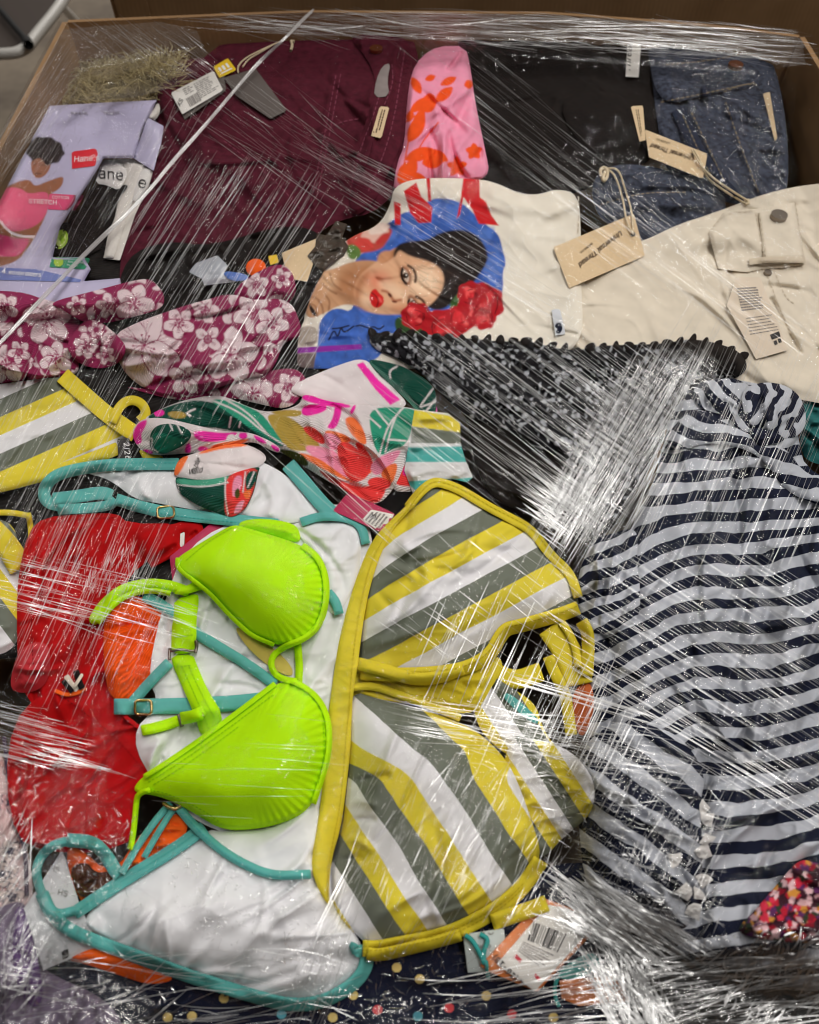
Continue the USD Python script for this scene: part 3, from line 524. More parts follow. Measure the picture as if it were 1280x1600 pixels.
# neck and hand
SK = lin('C4946F')
paint(uv, col, D('160,500 190,465 240,470 330,430 440,425 470,470 430,560 390,620 320,600 270,612 220,640 190,652 160,660 132,615 150,565'), SK, 2)
paint(uv, col, D('330,440 430,440 380,500 345,560 340,600 280,560 270,500'), lin('A8714C'), 12, .85)
paint(uv, col, D('200,470 260,470 280,520 240,560 200,520'), lin('D8AE88'), 8, .8)
for q in ('150,580 175,570 200,585', '165,600 190,610 195,650', '200,590 215,610 218,640', '230,570 245,590 240,625', '215,520 240,545 270,560', '245,480 255,520 290,545'): stroke(uv, col, D(q), 2.6, lin('7A4A30'), .7, 2.2)
paint(uv, col, D('160,600 175,612 195,645 182,652 165,630'), lin('2A1A16'), 1.5)
# hair behind, face, hair in front
HR = lin('241C1A')
paint(uv, col, D('500,420 505,380 530,358 600,350 640,345 680,318 740,303 800,308 850,340 878,400 872,440 830,500 790,560 740,595 690,628 640,618 600,600 640,420'), HR, 2.5)
FC = lin('D9A884')
paint(uv, col, D('440,425 480,392 520,372 560,405 640,425 690,455 708,500 695,560 645,610 560,640 480,645 420,640 380,625 345,592 338,540 360,490 400,455'), FC, 2.5)
paint(uv, col, D('450,420 475,395 520,373 515,400 480,430 450,440'), lin('B57B55'), 3)
paint(uv, col, ell(D('462,412')[0], 12, 8, 35), lin('C88E68'), 3)
paint(uv, col, D('335,560 350,500 400,460 410,490 370,540 365,600 400,632 350,610'), lin('A96E4A'), 7, .8)
paint(uv, col, ell(D('620,510')[0], 24, 22, 0), lin('F2D2B2'), 14, .9); paint(uv, col, ell(D('440,510')[0], 16, 14, 0), lin('D4795E'), 13, .75); paint(uv, col, ell(D('400,590')[0], 12, 9, 0), lin('EBC4A2'), 8, .8)
paint(uv, col, ell(D('500,545')[0], 26, 9, -30), lin('EFCBAA'), 8, .8); paint(uv, col, ell(D('540,620')[0], 20, 6, 0), lin('C98A66'), 7, .8)
stroke(uv, col, D('455,548 475,552 490,572 500,590 528,585'), 4., lin('A05A3E'), .9, 2.5); paint(uv, col, ell(D('485,566')[0], 4, 2.2, -50), lin('5A2A1E'), 1.5); paint(uv, col, ell(D('503,592')[0], 4, 1.8, -10), lin('6A3322'), 1.5)
paint(uv, col, D('402,570 410,548 428,538 440,556 462,575 460,600 440,618 418,615 405,595'), lin('C81E1E'), 1.6); stroke(uv, col, D('412,556 432,572 440,590 432,612'), 2.2, lin('6E0C10'), .9, 1.2); paint(uv, col, ell(D('446,585')[0], 5, 2.2, -60), lin('E4605A'), 2, .8)
for c, an, a, b in (((548, 488), -72, 13, 6.2), ((578, 597), -62, 11, 5.)):
    x = D(f'{c[0]},{c[1]}')[0]; paint(uv, col, ell(x, a + 3, b + 2.5, an), lin('8A5238'), 3, .8); paint(uv, col, ell(x, a - 2.5, b - 2, an), lin('CDB9A8'), 1.4); paint(uv, col, ell(x, 4.4, 4.4, 0), lin('2E1C14'), 1.4); paint(uv, col, ell((x[0] + 1, x[1] - 1), 1.4, 1.4, 0), lin('F2EEE8'), .8)
stroke(uv, col, D('536,460 530,480 536,505 550,520'), 3.6, HR, 1, 1.2); stroke(uv, col, D('562,585 556,597 565,612'), 3.4, HR, 1, 1.2)
stroke(uv, col, D('558,448 580,462 590,490 586,512'), 4.2, lin('4A2C1E'), .95, 1.6); stroke(uv, col, D('590,572 612,582 625,600 622,615'), 4.2, lin('4A2C1E'), .95, 1.6)
paint(uv, col, D('500,420 500,385 530,356 600,350 650,345 720,400 735,480 720,560 680,622 640,615 690,560 706,500 688,455 640,428 570,412 540,395 520,385'), HR, 3)
for k in range(60):
    rg = random.Random(100 + k); u0, v0 = rg.uniform(520, 860), rg.uniform(320, 600); stroke(uv, col, D(f'{u0},{v0} {u0+40},{v0+rg.uniform(-5,30)} {u0+70},{v0+rg.uniform(0,50)}'), 1.6, lin('4A3A32'), .25, 1.)
# roses
def rose(c, R_, seed):
    rg = random.Random(seed); x = D(f'{c[0]},{c[1]}')[0]; R_ /= 2.56
    paint(uv, col, ell(x, R_, R_ * .9, 0, 24, .08, 7, seed), lin('B01620'), 1.6)
    for k in range(16):
        rr = R_ * (.85 - .05 * k); a = rg.uniform(0, 360); y = (x[0] + rr * .45 * math.cos(a), x[1] + rr * .45 * math.sin(a))
        paint(uv, col, ell(y, rr * .5, rr * .26, math.degrees(a) + 90, 12, .1, 3), lin(rg.choice(['E03038', 'C41822', '8A0C14', 'EA5A58', 'D42A30'])), 1.6, .85)
    for k in range(7):
        a = rg.uniform(0, 6.28); rr = rg.uniform(.2, .85) * R_; stroke(uv, col, [(x[0] + rr * math.cos(a + d), x[1] + rr * math.sin(a + d)) for d in (0, .5, 1.)], 1.5, lin('5A060C'), .8)
paint(uv, col, D('500,655 560,650 630,700 620,745 560,760 510,720'), lin('2E4A26'), 2); paint(uv, col, D('720,600 770,545 800,560 760,640 730,640'), lin('3E6230'), 2)
for c, R_, sd in (((590, 650), 62, 1), ((700, 700), 88, 2), ((770, 660), 62, 3), ((850, 600), 92, 4), ((810, 560), 55, 5), ((860, 660), 50, 6)): rose(c, R_, sd)
for q in ('240,745 262,700 275,740 290,690 300,720 340,690', '350,690 370,685 400,700 420,690 440,705 460,690', '255,700 285,698 320,688'): stroke(uv, col, D(q), 2.4, lin('1A1A2A'), 1)
paint(uv, col, D('112,775 370,762 372,782 112,800'), lin('8A2A9A'), 1.2, smooth=0)
paint(uv, col, D('112,800 190,795 180,860 112,860'), lin('6A5A58'), 1.5, smooth=0); paint(uv, col, D('115,690 200,690 195,770 112,775'), lin('A89C90'), 1.5)
t.add('body', o.vf, MT['tee'], col=col)
t.add('side_seam', stitches(D('1238,170 1242,240 1236,320'), .0006, 8, 2, 2.), MT['cream_seam']); t.close()
t = Thing('clear_size_sticker', 'small clear size sticker with dark mark on the white tee', 'sticker'); q = PX('862,484 875,482 884,522 868,524'); t.add('strip', tag_patch(q).vf, fabric('clear_strip', lin('C9CCD2'), rough=.3)); t.add('print', flat([ell((873, 512), 6, 9, 0)], .0006), MT['navy']); t.close()
# kraft tags
for nm, q, o_, ang, hp, lab in ((0, B('498,727 735,628 768,752 545,847'), B('570,793')[0], 26, 0, 'larger kraft hang tag lying on the white tee below the denim leg'), (1, B('767,380 952,452 938,525 780,462'), B('935,492')[0], 0, 0, 'kraft hang tag tucked under the black trousers on the blue jeans')):
    t = Thing('kraft_tag', lab, 'hang tag', 'kraft hang tags'); t.add('card', tag_patch(q, T=.001).vf, MT['kraft'])
    if nm == 0: t.add('lettering', text('Universal Thread', B('697,676')[0], 218, 7.6, slant=.3, bold=True), MT['brownink']); t.add('lettering', text('GOODS CO.', B('612,712')[0], 218, 3.2), MT['brownink'])
    else: t.add('lettering', text('Universal Thread', B('915,462')[0], 162, 6.4, slant=.3, bold=True), MT['brownink']); t.add('lettering', text('GOODS CO.', B('842,418')[0], 162, 3.0), MT['brownink'])
    x = (B('733,688') if nm == 0 else B('912,452'))[0]; t.add('eyelet', flat([ell(x, 4, 4, 0, 12)], .0006), MT['blackink']); t.close()
t = Thing('size_strip', 'cream size strip at the lower right edge of the black trousers', 'size strip', 'size strips on the folded trousers'); q = B('726,312 762,310 770,412 752,416'); t.add('strip', tag_patch(q).vf, MT['kraft']); t.add('print', bars(q, lines(.35, .1, .7, .9, 2, 4, .4, 't')), MT['brownink']); t.close()
t = Thing('kraft_tag_string', 'cream string knotted on the denim leg, tied to the larger kraft tag', 'string', 'strings of the hang tags')
t.add('cord', tube(B('640,500 690,490 710,560 730,620 733,688'), .0012, .002), MT['string']); t.add('cord', tube(B('650,495 680,510 705,590 712,650 733,688'), .0012, .003), MT['string']); t.add('knot', tube(B('640,520 635,495 655,490 660,520 640,540 650,505'), .002, .002), MT['string']); t.close()
t = Thing('kraft_tag_string', 'cream string running from the smaller kraft tag across the blue jeans', 'string', 'strings of the hang tags')
t.add('cord', tube(B('912,440 935,480 945,520 1000,560 1065,600'), .0012, .002), MT['string']); t.add('cord', tube(B('905,440 940,500 990,540 1070,590'), .0012, .003), MT['string']); t.add('knot', tube(B('1060,590 1075,585 1072,603 1062,600'), .0016, .002), MT['string']); t.close()
# --- dark things left of the tee
one('black_bag', 'black cloth in shadow under the film streaks, left of the tee', 'garment', PX('180,480 195,400 260,375 330,385 440,350 500,360 520,400 480,470 450,600 300,600'), MT['black'], wr=.005, ws=40, T=.004, seed=81)
one('beige_card', 'beige card corner between the burgundy jeans and the pink portrait', 'card', A('880,790 990,745 1000,760 970,850 960,880 900,870'), MT['kraft'], T=.001, wr=0, smooth=0, r=2)
one('clear_bag', 'crumpled clear and dark plastic bag beside the portrait neck', 'bag', A('960,800 985,770 990,730 1020,735 1050,690 1085,700 1070,740 1090,770 1075,800 1040,820 1010,850 985,830'), plain('dark_plastic', lin('4A423A'), .15, bump=.5, scale=120.), wr=.006, ws=12, T=.005, seed=82, step=2.5, smooth=0, r=3)
t = Thing('small_packet', 'small white and blue packet under the film streaks', 'packet'); t.add('front', patch(A('590,850 612,822 680,798 712,830 700,850 735,880 640,892 630,870'), T=.004, wr=.002, ws=14, smooth=0).vf, plain('pale_film_packet', lin('A8ACB4'), .2, bump=.4, scale=150.)); t.add('stripe', patch(A('690,845 770,855 780,875 720,880'), T=.004, wr=0, smooth=1).vf, plain('packet_blue', lin('3A62B0'), .4)); t.close()
one('orange_ball', 'round orange trim poking out behind the burgundy floral bikini', 'trim', ell((400, 418), 16, 14, 0), MT['orange_p'], T=.012, r=10, wr=0)
one('orange_tab', 'little yellow orange tab above the floral bikini', 'tab', A('838,800 865,795 872,820 845,828'), MT['yellowcard'], T=.002, wr=0, smooth=0)
# --- lavender underwear carton
t = Thing('underwear_carton', 'open lavender carton of underwear at the left with printed model', 'carton')
o = patch(Polygon(K('-300,1250 0,780 330,150 700,128 1045,112 1000,220 940,350 890,500 690,500 640,590 400,960 350,1160 560,1160 605,1240 560,1320 800,1300 820,1420 500,1480 -300,1480')).buffer(0).intersection(CLIP_RIM), T=.012, r=3, wr=.0015, ws=90, smooth=0, stiff=12, seed=91, step=2., lift=.004, skirt=.02, clip=False, extra=lambda u, v, d: .012 + .040 * sm(150, 0, u + (v - 300) * .15) * sm(420, 330, v))
col = np.tile(lin('B9B3CE'), (len(o.uv), 1)); uv = o.uv
SKN = lin('9A6448')
paint(uv, col, K('-150,760 20,700 130,650 200,640 230,690 300,660 380,630 425,620 420,670 390,710 330,740 320,850 250,1000 200,1080 110,1200 -150,1250'), SKN, 1.2)
paint(uv, col, K('-100,760 50,690 140,700 190,740 290,720 330,740 320,860 240,960 60,1000 0,900 -100,950'), lin('DB6080'), 1.2); paint(uv, col, K('-120,990 20,1010 120,1040 210,1030 150,1130 100,1160 -120,1150'), lin('D64A78'), 1.2)
stroke(uv, col, K('0,920 60,990 130,1020 220,1025'), 3.5, lin('EED8DC')); paint(uv, col, K('205,500 330,490 340,560 300,620 240,640 210,590'), SKN, 1.2)
paint(uv, col, ell(K('300,450')[0], 30, 22, -8, 24, .08, 9), lin('2C2422'), 1.8); paint(uv, col, ell(K('255,560')[0], 11, 14, 0), SKN, 1.2)
for q in ('225,540 240,537', '268,540 285,542', '235,600 255,606 272,600'): stroke(uv, col, K(q), 1.4, lin('4A2A22'))
t.add('front_panel', o.vf, MT['lavprint'], col=col)
t.add('flap', patch(K('945,345 985,228 1092,285 1075,400 1050,480 1025,585 890,500'), T=.003, r=2, wr=0, smooth=0, stiff=10, lift=.006).vf, MT['lavender'])
t.add('curled_tab', patch(K('990,225 1055,115 1072,180 1040,245 1010,235'), T=.006, r=4, wr=0, smooth=1).vf, MT['boardwhite'])
t.add('inner_card', patch(K('690,510 885,505 1020,590 990,690 900,880 800,1180 690,1170 740,900 800,700'), T=.002, r=2, wr=.0005, smooth=0, stiff=8).vf, MT['boardwhite'])
t.add('inner_panel', patch(K('830,520 955,545 940,640 870,820 760,1165 690,1165 750,900 800,700'), T=.004, r=2, wr=0, smooth=0, stiff=4).vf, MT['boardwhite'])
t.add('logo_panel', flat([K('478,455 600,440 640,432 652,470 635,550 480,570')], .0006), MT['logored']); t.add('lettering', text("Hane's", K('490,525')[0], 4, 9.0, .001, .15), MT['whiteink'])
t.add('pink_band', flat([K('330,735 565,748 500,850 320,840')], .0006), MT['pinkband']); t.add('lettering', text('COTTON', K('345,768')[0], -3, 4.6, .001), MT['whiteink']); t.add('lettering', text('STRETCH', K('190,800')[0], -3, 7, .001), MT['whiteink'])
t.add('blue_band', flat([K('-60,1225 250,1240 545,1310 540,1325 -60,1310')], .0006), MT['bluestripe']); t.add('lettering', text('4', K('5,1265')[0], -6, 8, .001, .2, True), MT['whiteink']); t.add('lettering', text('BOXER BRIEFS', K('55,1272')[0], -5, 5.2, .001, .15, True), MT['whiteink'])
t.add('green_band', flat([K('345,1160 605,1165 570,1240 330,1225')], .0007), MT['greenprint']); t.add('lettering', text('Eco-Friendly', K('455,1195')[0], -4, 3., .0012), MT['whiteink']); t.add('lettering', text('Package', K('445,1217')[0], -4, 3., .0012), MT['whiteink']); t.add('globe', flat([ell(K('390,1190')[0], 8, 8, 0)], .0012), MT['limeprint'])
t.add('lettering', text('Size 8 / XL', K('470,205')[0], -2, 4, .001), MT['greyink']); t.add('lettering', text('TAGLESS', K('690,208')[0], 2, 4, .001), MT['greyink']); t.close()
t = Thing('boxer_briefs', 'black briefs with white lettered waistband folded inside the lavender carton', 'underwear')
t.add('cloth', patch(K('625,665 790,690 850,670 850,700 790,760 760,930 640,1160 360,1150 380,1060 430,960 560,800'), T=.006, wr=.0012, ws=30, smooth=1, lift=.001, seed=95).vf, MT['black'])
t.add('waistband', patch(K('690,505 800,530 855,590 830,660 790,715 720,680 632,668 660,580'), T=.006, wr=0, smooth=1, r=5).vf, MT['waist']); t.add('lettering', text('ane', K('655,630')[0], -6, 17, .0008, -.1), MT['blackink'])
t.add('waistband', patch(K('950,560 1010,580 990,680 940,760 880,800 900,680'), T=.005, wr=0, smooth=1, r=5).vf, MT['waist']); t.add('lettering', text('e', K('912,690')[0], -12, 18, .0008), MT['blackink']); t.close()
t = Thing('lime_sticker', 'round lime green fruit sticker on the black briefs', 'sticker'); x = K('405,1040')[0]; t.add('disc', flat([ell(x, 11, 16, -20)], .0008), MT['limeprint']); t.add('ring', flat([ell(x, 8, 12, -20)], .0011), plain('pale_lime', lin('D8E890'), .4))
for k in range(6): t.add('segment', flat([leaf((x[0], x[1]), 8, 2.6, k * 60 - 10)], .0014), MT['limeprint'])
t.close()

# --- burgundy and white floral bikini top
MG, PW = lin('962C58'), lin('EBD6DA')
def floral(uv, spots, seed=1):
    col = np.tile(MG, (len(uv), 1)); rg = random.Random(seed); x0, y0 = uv.min(0); x1, y1 = uv.max(0)
    for k in range(int((x1 - x0) * (y1 - y0) / 900)):
        c = (rg.uniform(x0, x1), rg.uniform(y0, y1)); a = rg.uniform(0, 360)
        for d in (-35, 0, 35): paint(uv, col, leaf(c, rg.uniform(13, 21), rg.uniform(3, 5), a + d), PW, .9)
    for c, R_, n in spots:
        paint(uv, col, ell(c, R_ * 1.16, R_ * 1.12, 0, 30, .06, n), MG, 2.); flower(uv, col, c, R_, n, PW, MG, rg.uniform(0, 70))
    return col
t = Thing('burgundy_floral_bikini', 'burgundy bikini top with white flowers tied in a twist at the left', 'bikini top')
o = patch(C('380,445 560,470 850,395 930,390 962,430 950,470 900,522 800,500 720,480 640,490 540,490 430,460'), T=.012, r=12, wr=.004, ws=30, wa=-20, seed=101, step=2.); t.add('back_tie', o.vf, MT['ribprint'], col=floral(o.uv, [(C('790,470')[0], 34, 5), (C('900,450')[0], 22, 5)], 2))
o = patch(C('-90,150 60,148 150,180 240,195 260,240 230,300 250,380 240,408 200,420 60,440 -90,445'), T=.022, r=26, wr=.007, ws=40, wa=15, seed=102, step=2., crease_area=1500.); t.add('cup', o.vf, MT['ribprint'], col=floral(o.uv, [(C('150,240')[0], 38, 5), (C('20,380')[0], 30, 5), (C('175,360')[0], 26, 6), (C('60,340')[0], 18, 5), (C('15,200')[0], 22, 5)], 3))
o = patch(C('150,185 290,150 420,115 470,110 510,150 515,190 490,210 400,235 330,250 270,250 230,230 190,205'), T=.016, r=14, wr=.004, ws=30, wa=15, seed=103, step=2.); t.add('tie_loop', o.vf, MT['ribprint'], col=floral(o.uv, [(C('340,195')[0], 20, 5), (C('420,190')[0], 30, 5), (C('240,195')[0], 16, 5)], 4))
o = patch(C('720,150 800,90 870,62 910,80 928,140 915,180 860,200 760,190'), T=.014, r=12, wr=.004, ws=25, wa=60, seed=104, step=2.); t.add('tie_loop', o.vf, MT['ribprint'], col=floral(o.uv, [(C('800,130')[0], 20, 5), (C('880,110')[0], 16, 5)], 5))
o = patch(C('350,290 420,250 560,200 640,178 720,155 800,180 870,170 915,190 935,240 942,270 925,300 885,310 862,380 830,415 780,420 720,440 600,478 520,482 430,445 370,380'), T=.024, r=28, wr=.007, ws=45, wa=25, seed=105, step=2., crease_area=1500., folds=[(C('360,330 480,260 640,210'), .004, 16), (C('380,370 520,330 760,250'), .004, 18)])
t.add('cup', o.vf, MT['ribprint'], col=floral(o.uv, [(C('450,320')[0], 62, 6), (C('720,350')[0], 42, 5), (C('640,210')[0], 22, 5), (C('790,220')[0], 30, 5), (C('560,250')[0], 24, 5), (C('850,250')[0], 26, 5), (C('580,420')[0], 26, 5), (C('650,300')[0], 22, 4)], 6))
o = patch(C('215,300 260,240 310,240 370,290 400,330 370,380 300,395 235,370 210,330'), T=.014, r=14, wr=.006, ws=18, wa=70, seed=106, step=2.); t.add('knot', o.vf, MT['ribprint'], col=floral(o.uv, [(C('270,320')[0], 20, 6), (C('330,350')[0], 15, 5), (C('300,270')[0], 13, 5)], 7))
t.close()

# --- striped bikini at the left edge
def stripes_st(uv, n, p0, per, warp=None):
    p = uv @ np.asarray(n); p = p + (warp(uv) if warp is not None else 0); return np.stack([p * 0, (p - p0) / per], -1)
t = Thing('striped_bikini', 'yellow, grey and white striped bikini cup at the left edge', 'bikini top')
o = patch(C('-90,455 0,440 190,415 240,430 400,575 412,612 370,610 365,650 180,725 0,772 -90,785'), T=.010, r=12, wr=.002, ws=60, wa=25, seed=111); t.add('cup', o.vf, MT['ystripe'], st=stripes_st(o.uv, (.407, .913), 660 - 78 * .833, 78))
t.add('edge_binding', ribbon(C('195,412 260,470 340,540 425,598'), 26, wr=.001).vf, MT['yellow']); t.add('edge_binding', ribbon(C('-90,775 0,760 180,712 300,668 370,640'), 20, wr=.001).vf, MT['yellow'])
t.add('strap_loop', ribbon(C('350,560 375,505 410,487 445,500 460,535 435,555'), 15, T=.004).vf, MT['yellow']); t.add('strap', ribbon(C('452,640 465,665 500,685'), 20, T=.003).vf, MT['yellow']); t.close()
t = Thing('size_tab', 'small black size tab printed 2/26 beside the striped cup', 'size tab'); t.add('tab', tag_patch(C('366,612 405,608 412,690 372,700')).vf, MT['blackink']); t.add('lettering', text('2/26', C('386,622')[0], -84, 9, .0006), MT['whiteink']); t.close()
t = Thing('striped_bikini', 'lower yellow bikini piece with striped side at the left edge', 'bikini')
o = patch(F('-80,160 60,170 70,350 75,560 40,640 -80,660'), T=.006, wr=.002, seed=112); t.add('side', o.vf, MT['ystripe'], st=stripes_st(o.uv, (.8, -.6), 0, 80))
t.add('band', ribbon(F('-40,190 30,260 75,340'), 38, T=.006, wr=.001).vf, MT['yellow']); t.add('strap', ribbon(F('-30,140 40,138 100,150'), 9, T=.004).vf, MT['yellow']); t.add('strap', ribbon(F('100,140 112,200 108,260'), 9, T=.004).vf, MT['yellow']); t.close()

# --- orange garment, red garment
t = Thing('white_hang_tag', 'pale hang tag with upside down letters in the lower left corner', 'hang tag'); q = G('75,480 195,295 250,470 310,600 135,672'); t.add('card', tag_patch(q, T=.001).vf, plain('pale_card', lin('CFCFD2'), .5)); t.add('lettering', text('SH', G('190,350')[0], 168, 9), MT['greyink']); t.add('lettering', text('SH', G('215,425')[0], 168, 9), MT['greyink']); t.add('symbol', flat([G('192,612 214,605 216,632 196,640')], .0005), MT['blackink']); t.close()
t = Thing('red_garment', 'red jersey garment with keyhole loop at the left', 'garment')
o = patch(PX('44,830 70,808 130,803 182,801 200,818 285,818 240,870 200,900 180,960 185,1060 175,1120 80,1130 40,1090 28,1050 26,960 28,900'), T=.008, wr=.005, ws=50, wa=60, r=12, smooth=1, crease_area=2600., seed=131); t.add('front', o.vf, MT['red'])
o = patch(PX('165,940 185,900 178,1100 225,1140 255,1170 268,1195 220,1240 205,1275 215,1310 150,1335 70,1330 25,1310 8,1220 20,1130 60,1085 130,1060'), T=.008, wr=.005, ws=60, wa=50, r=12, smooth=1, lift=.003, crease_area=2600., seed=132, folds=[(R('540,220 500,420 440,560'), .003, 16)]); t.add('skirt', o.vf, MT['red'])
o = patch(PX('30,1010 75,1000 80,1040 70,1075 35,1085 12,1075'), T=.008, wr=.004, ws=20, seed=133); t.add('inner_fold', o.vf, MT['redcrumple'])
RS = fabric('red_seam', lin('7E0408'), vary=.1)
t.add('hem', ribbon(PX('172,905 178,960 182,1040 180,1108 222,1140 252,1170 266,1196'), 7, T=.003).vf, MT['red'])
for q in ('60,840 50,900 48,960 52,1040', '70,816 130,811 178,809', '166,910 170,970 174,1050 172,1110', '215,1146 246,1176 258,1200', '70,1100 40,1150 28,1220 40,1300', '100,1090 180,1150 230,1210'): t.add('stitching', stitches(PX(q), .0006, 4, 2.5, 1.6), RS)
g = Polygon(chaikin(S('770,960 1000,945 1060,905 1120,905 1160,960 1150,1030 1080,1080 900,1170 860,1195 850,1170 780,1080'), 2)).difference(Polygon(chaikin(S('1022,990 1052,980 1048,1070 1020,1076'), 1)))
o = patch(g, T=.014, wr=.002, ws=40, wa=30, r=10, seed=134, folds=[(S('870,1165 960,1085 1060,1040 1110,990'), -.007, 4)]); t.add('strap_loop', o.vf, MT['red']); t.close()
t = Thing('orange_garment', 'bright orange ribbed cloth between the red garment and the neon bra', 'garment')
t.add('body', patch(F('370,500 420,450 500,430 610,500 640,680 560,740 480,810 395,810 370,700'), T=.010, wr=.003, ws=35, wa=10, seed=121).vf, MT['orange'])
t.add('panel', patch(G('200,300 240,280 350,380 440,240 520,180 600,190 560,300 400,420 310,500 240,450'), T=.006, wr=.006, ws=20, seed=122).vf, MT['orange_p'])
t.add('panel', patch(G('200,640 320,590 430,640 470,650 560,700 470,720 380,690 260,650'), T=.004, wr=.002, seed=123).vf, MT['orange_p']); t.close()
one('brown_mottled_scarf', 'crumpled brown and black mottled cloth inside the teal strap loop', 'scarf', G('215,350 270,330 300,370 350,360 385,390 330,430 260,450 235,420'), fabric('brown_mottle', lin('4A2A1C'), vary=.8), wr=.006, ws=14, T=.004, seed=124, step=2.5)
t = Thing('keyhole_label', 'tiny white label showing through the red keyhole', 'label'); t.add('label', patch(S('1024,996 1050,985 1046,1065 1022,1072'), T=.001, wr=0, smooth=0).vf, MT['whitecard']); t.close()
t = Thing('mixed_trims', 'small jumble of pink, black and cream ties on the red garment', 'ties')
for q, m_, w in (('330,150 400,180 480,165 520,130', 'orange_p', 6), ('400,60 430,110 470,150', 'cream', 9), ('460,30 480,100 500,140', 'black', 10), ('380,90 440,160', 'black', 8), ('500,50 450,130', 'cream', 5)): t.add('tie', ribbon(R(q), w, T=.003).vf, MT[m_])
t.close()
t = Thing('magenta_card', 'magenta card under the neon bra', 'card'); t.add('card', patch(PX('265,870 345,805 352,830 335,900 330,965 305,968 270,910'), T=.001, wr=0, smooth=0, r=2).vf, MT['magenta']); t.close()

# --- teal bound white swimsuit (under the neon bra, down to the bottom)
t = Thing('white_teal_swimsuit', 'white lined swimsuit turned inside out with teal bindings and straps', 'swimsuit')
t.add('lining', patch(PX('290,850 400,800 560,780 590,860 560,1000 520,1150 520,1300 470,1330 330,1300 250,1240 200,1150 250,1100 230,1060 250,960'), T=.006, wr=.004, ws=60, wa=40, seed=141).vf, MT['white'])
t.add('upper_lining', patch(C('250,715 420,695 550,695 640,640 830,680 940,760 1010,850 930,875 860,872 700,850 490,812 420,800 340,735'), T=.010, wr=.004, ws=50, wa=50, r=14, seed=142, folds=[(C('830,740 860,800 840,860'), .005, 9), (C('920,700 935,800'), .004, 10)]).vf, MT['white'])
t.add('side_lining', patch(F('1030,190 1100,160 1230,160 1290,200 1290,320 1260,420 1200,520 1150,460 1165,360 1080,230'), T=.010, wr=.004, ws=40, wa=20, seed=143).vf, MT['white'])
t.add('yellow_mesh', patch(F('830,540 900,570 1000,640 1050,700 1040,730 960,690 880,620'), T=.003, wr=.001, seed=144).vf, fabric('pale_yellow', lin('D8C060')))
o = patch(G('255,500 420,380 640,230 700,240 880,220 985,100 1030,300 1060,480 1130,590 1150,640 1110,700 1030,765 900,775 780,745 560,670 400,610 290,560'), T=.024, r=36, wr=.004, ws=70, wa=40, crease_area=2600., seed=145, folds=[(G('640,400 660,310 720,250'), .003, 14), (G('880,490 960,460 1030,450'), .005, 12), (G('960,640 1060,650 1130,630'), -.004, 12)]); t.add('cup_lining', o.vf, MT['white'])
# bindings
t.add('binding', ribbon(C('560,690 430,690 330,693 240,706 180,722 146,750 134,785 150,812 190,820'), 19, T=.004).vf, MT['teal'])
t.add('binding', ribbon(C('165,800 250,790 320,778 350,790'), 20, T=.004).vf, MT['teal']); t.add('strap', ribbon(C('180,832 270,828 345,820 362,800'), 16, T=.004).vf, MT['teal'])
t.add('strap', ribbon(C('362,800 430,822 500,838 580,850 700,862 870,880'), 19, T=.004).vf, MT['teal'])
for q in ('560,686 430,686 330,689 240,702 180,718 146,746', '362,806 430,828 500,844 580,856 700,868 860,884', '905,694 965,764 1012,822'): t.add('stitching', stitches(C(q), .0006, 4, 2.5, 1.3), MT['tealcord'])
for q in ('150,508 220,556 320,596 430,636 560,686 700,731 800,761 900,788 1000,781 1080,741', '300,444 380,389 480,329 560,279 636,222'): pass
def ring(c, w, h_, ang):
    p = ell(c, w, h_, ang, 5); k = math.radians(ang); R_ = np.array([[math.cos(k), math.sin(k)], [-math.sin(k), math.cos(k)]])
    q = (np.array([[-w, -h_], [w, -h_], [w, h_], [-w, h_], [-w, -h_]]) @ R_) + c; return tube(chaikin_open(q), .0011, .0012, 0)
def chaikin_open(q):
    out = []
    for i in range(len(q) - 1): out += [q[i] * .85 + q[i + 1] * .15, q[i] * .15 + q[i + 1] * .85]
    return np.array(out + [out[0]])
t.add('slider', ring(C('518,841')[0], 13, 9, -5), MT['metal'])
t.add('binding', ribbon(C('900,690 960,760 1010,820 1045,850'), 24, T=.004).vf, MT['teal']); t.add('binding', ribbon(PX('470,816 500,806 540,808 565,820 572,850'), 14, T=.004).vf, MT['teal'])
t.add('strap', ribbon(PX('225,930 262,950 300,985 340,1010 390,1040 430,1070'), 17, T=.004).vf, MT['teal']); t.add('strap', ribbon(PX('265,1035 235,1065 205,1100'), 17, T=.004).vf, MT['teal'])
t.add('strap', ribbon(PX('178,1104 240,1104 310,1102 380,1098 440,1090'), 25, T=.004).vf, MT['teal']); t.add('slider', ring(np.array([224, 1105.]), 13, 11, 0), MT['metal'])
t.add('binding', ribbon(PX('512,925 525,940 530,960'), 15, T=.003).vf, MT['teal'])
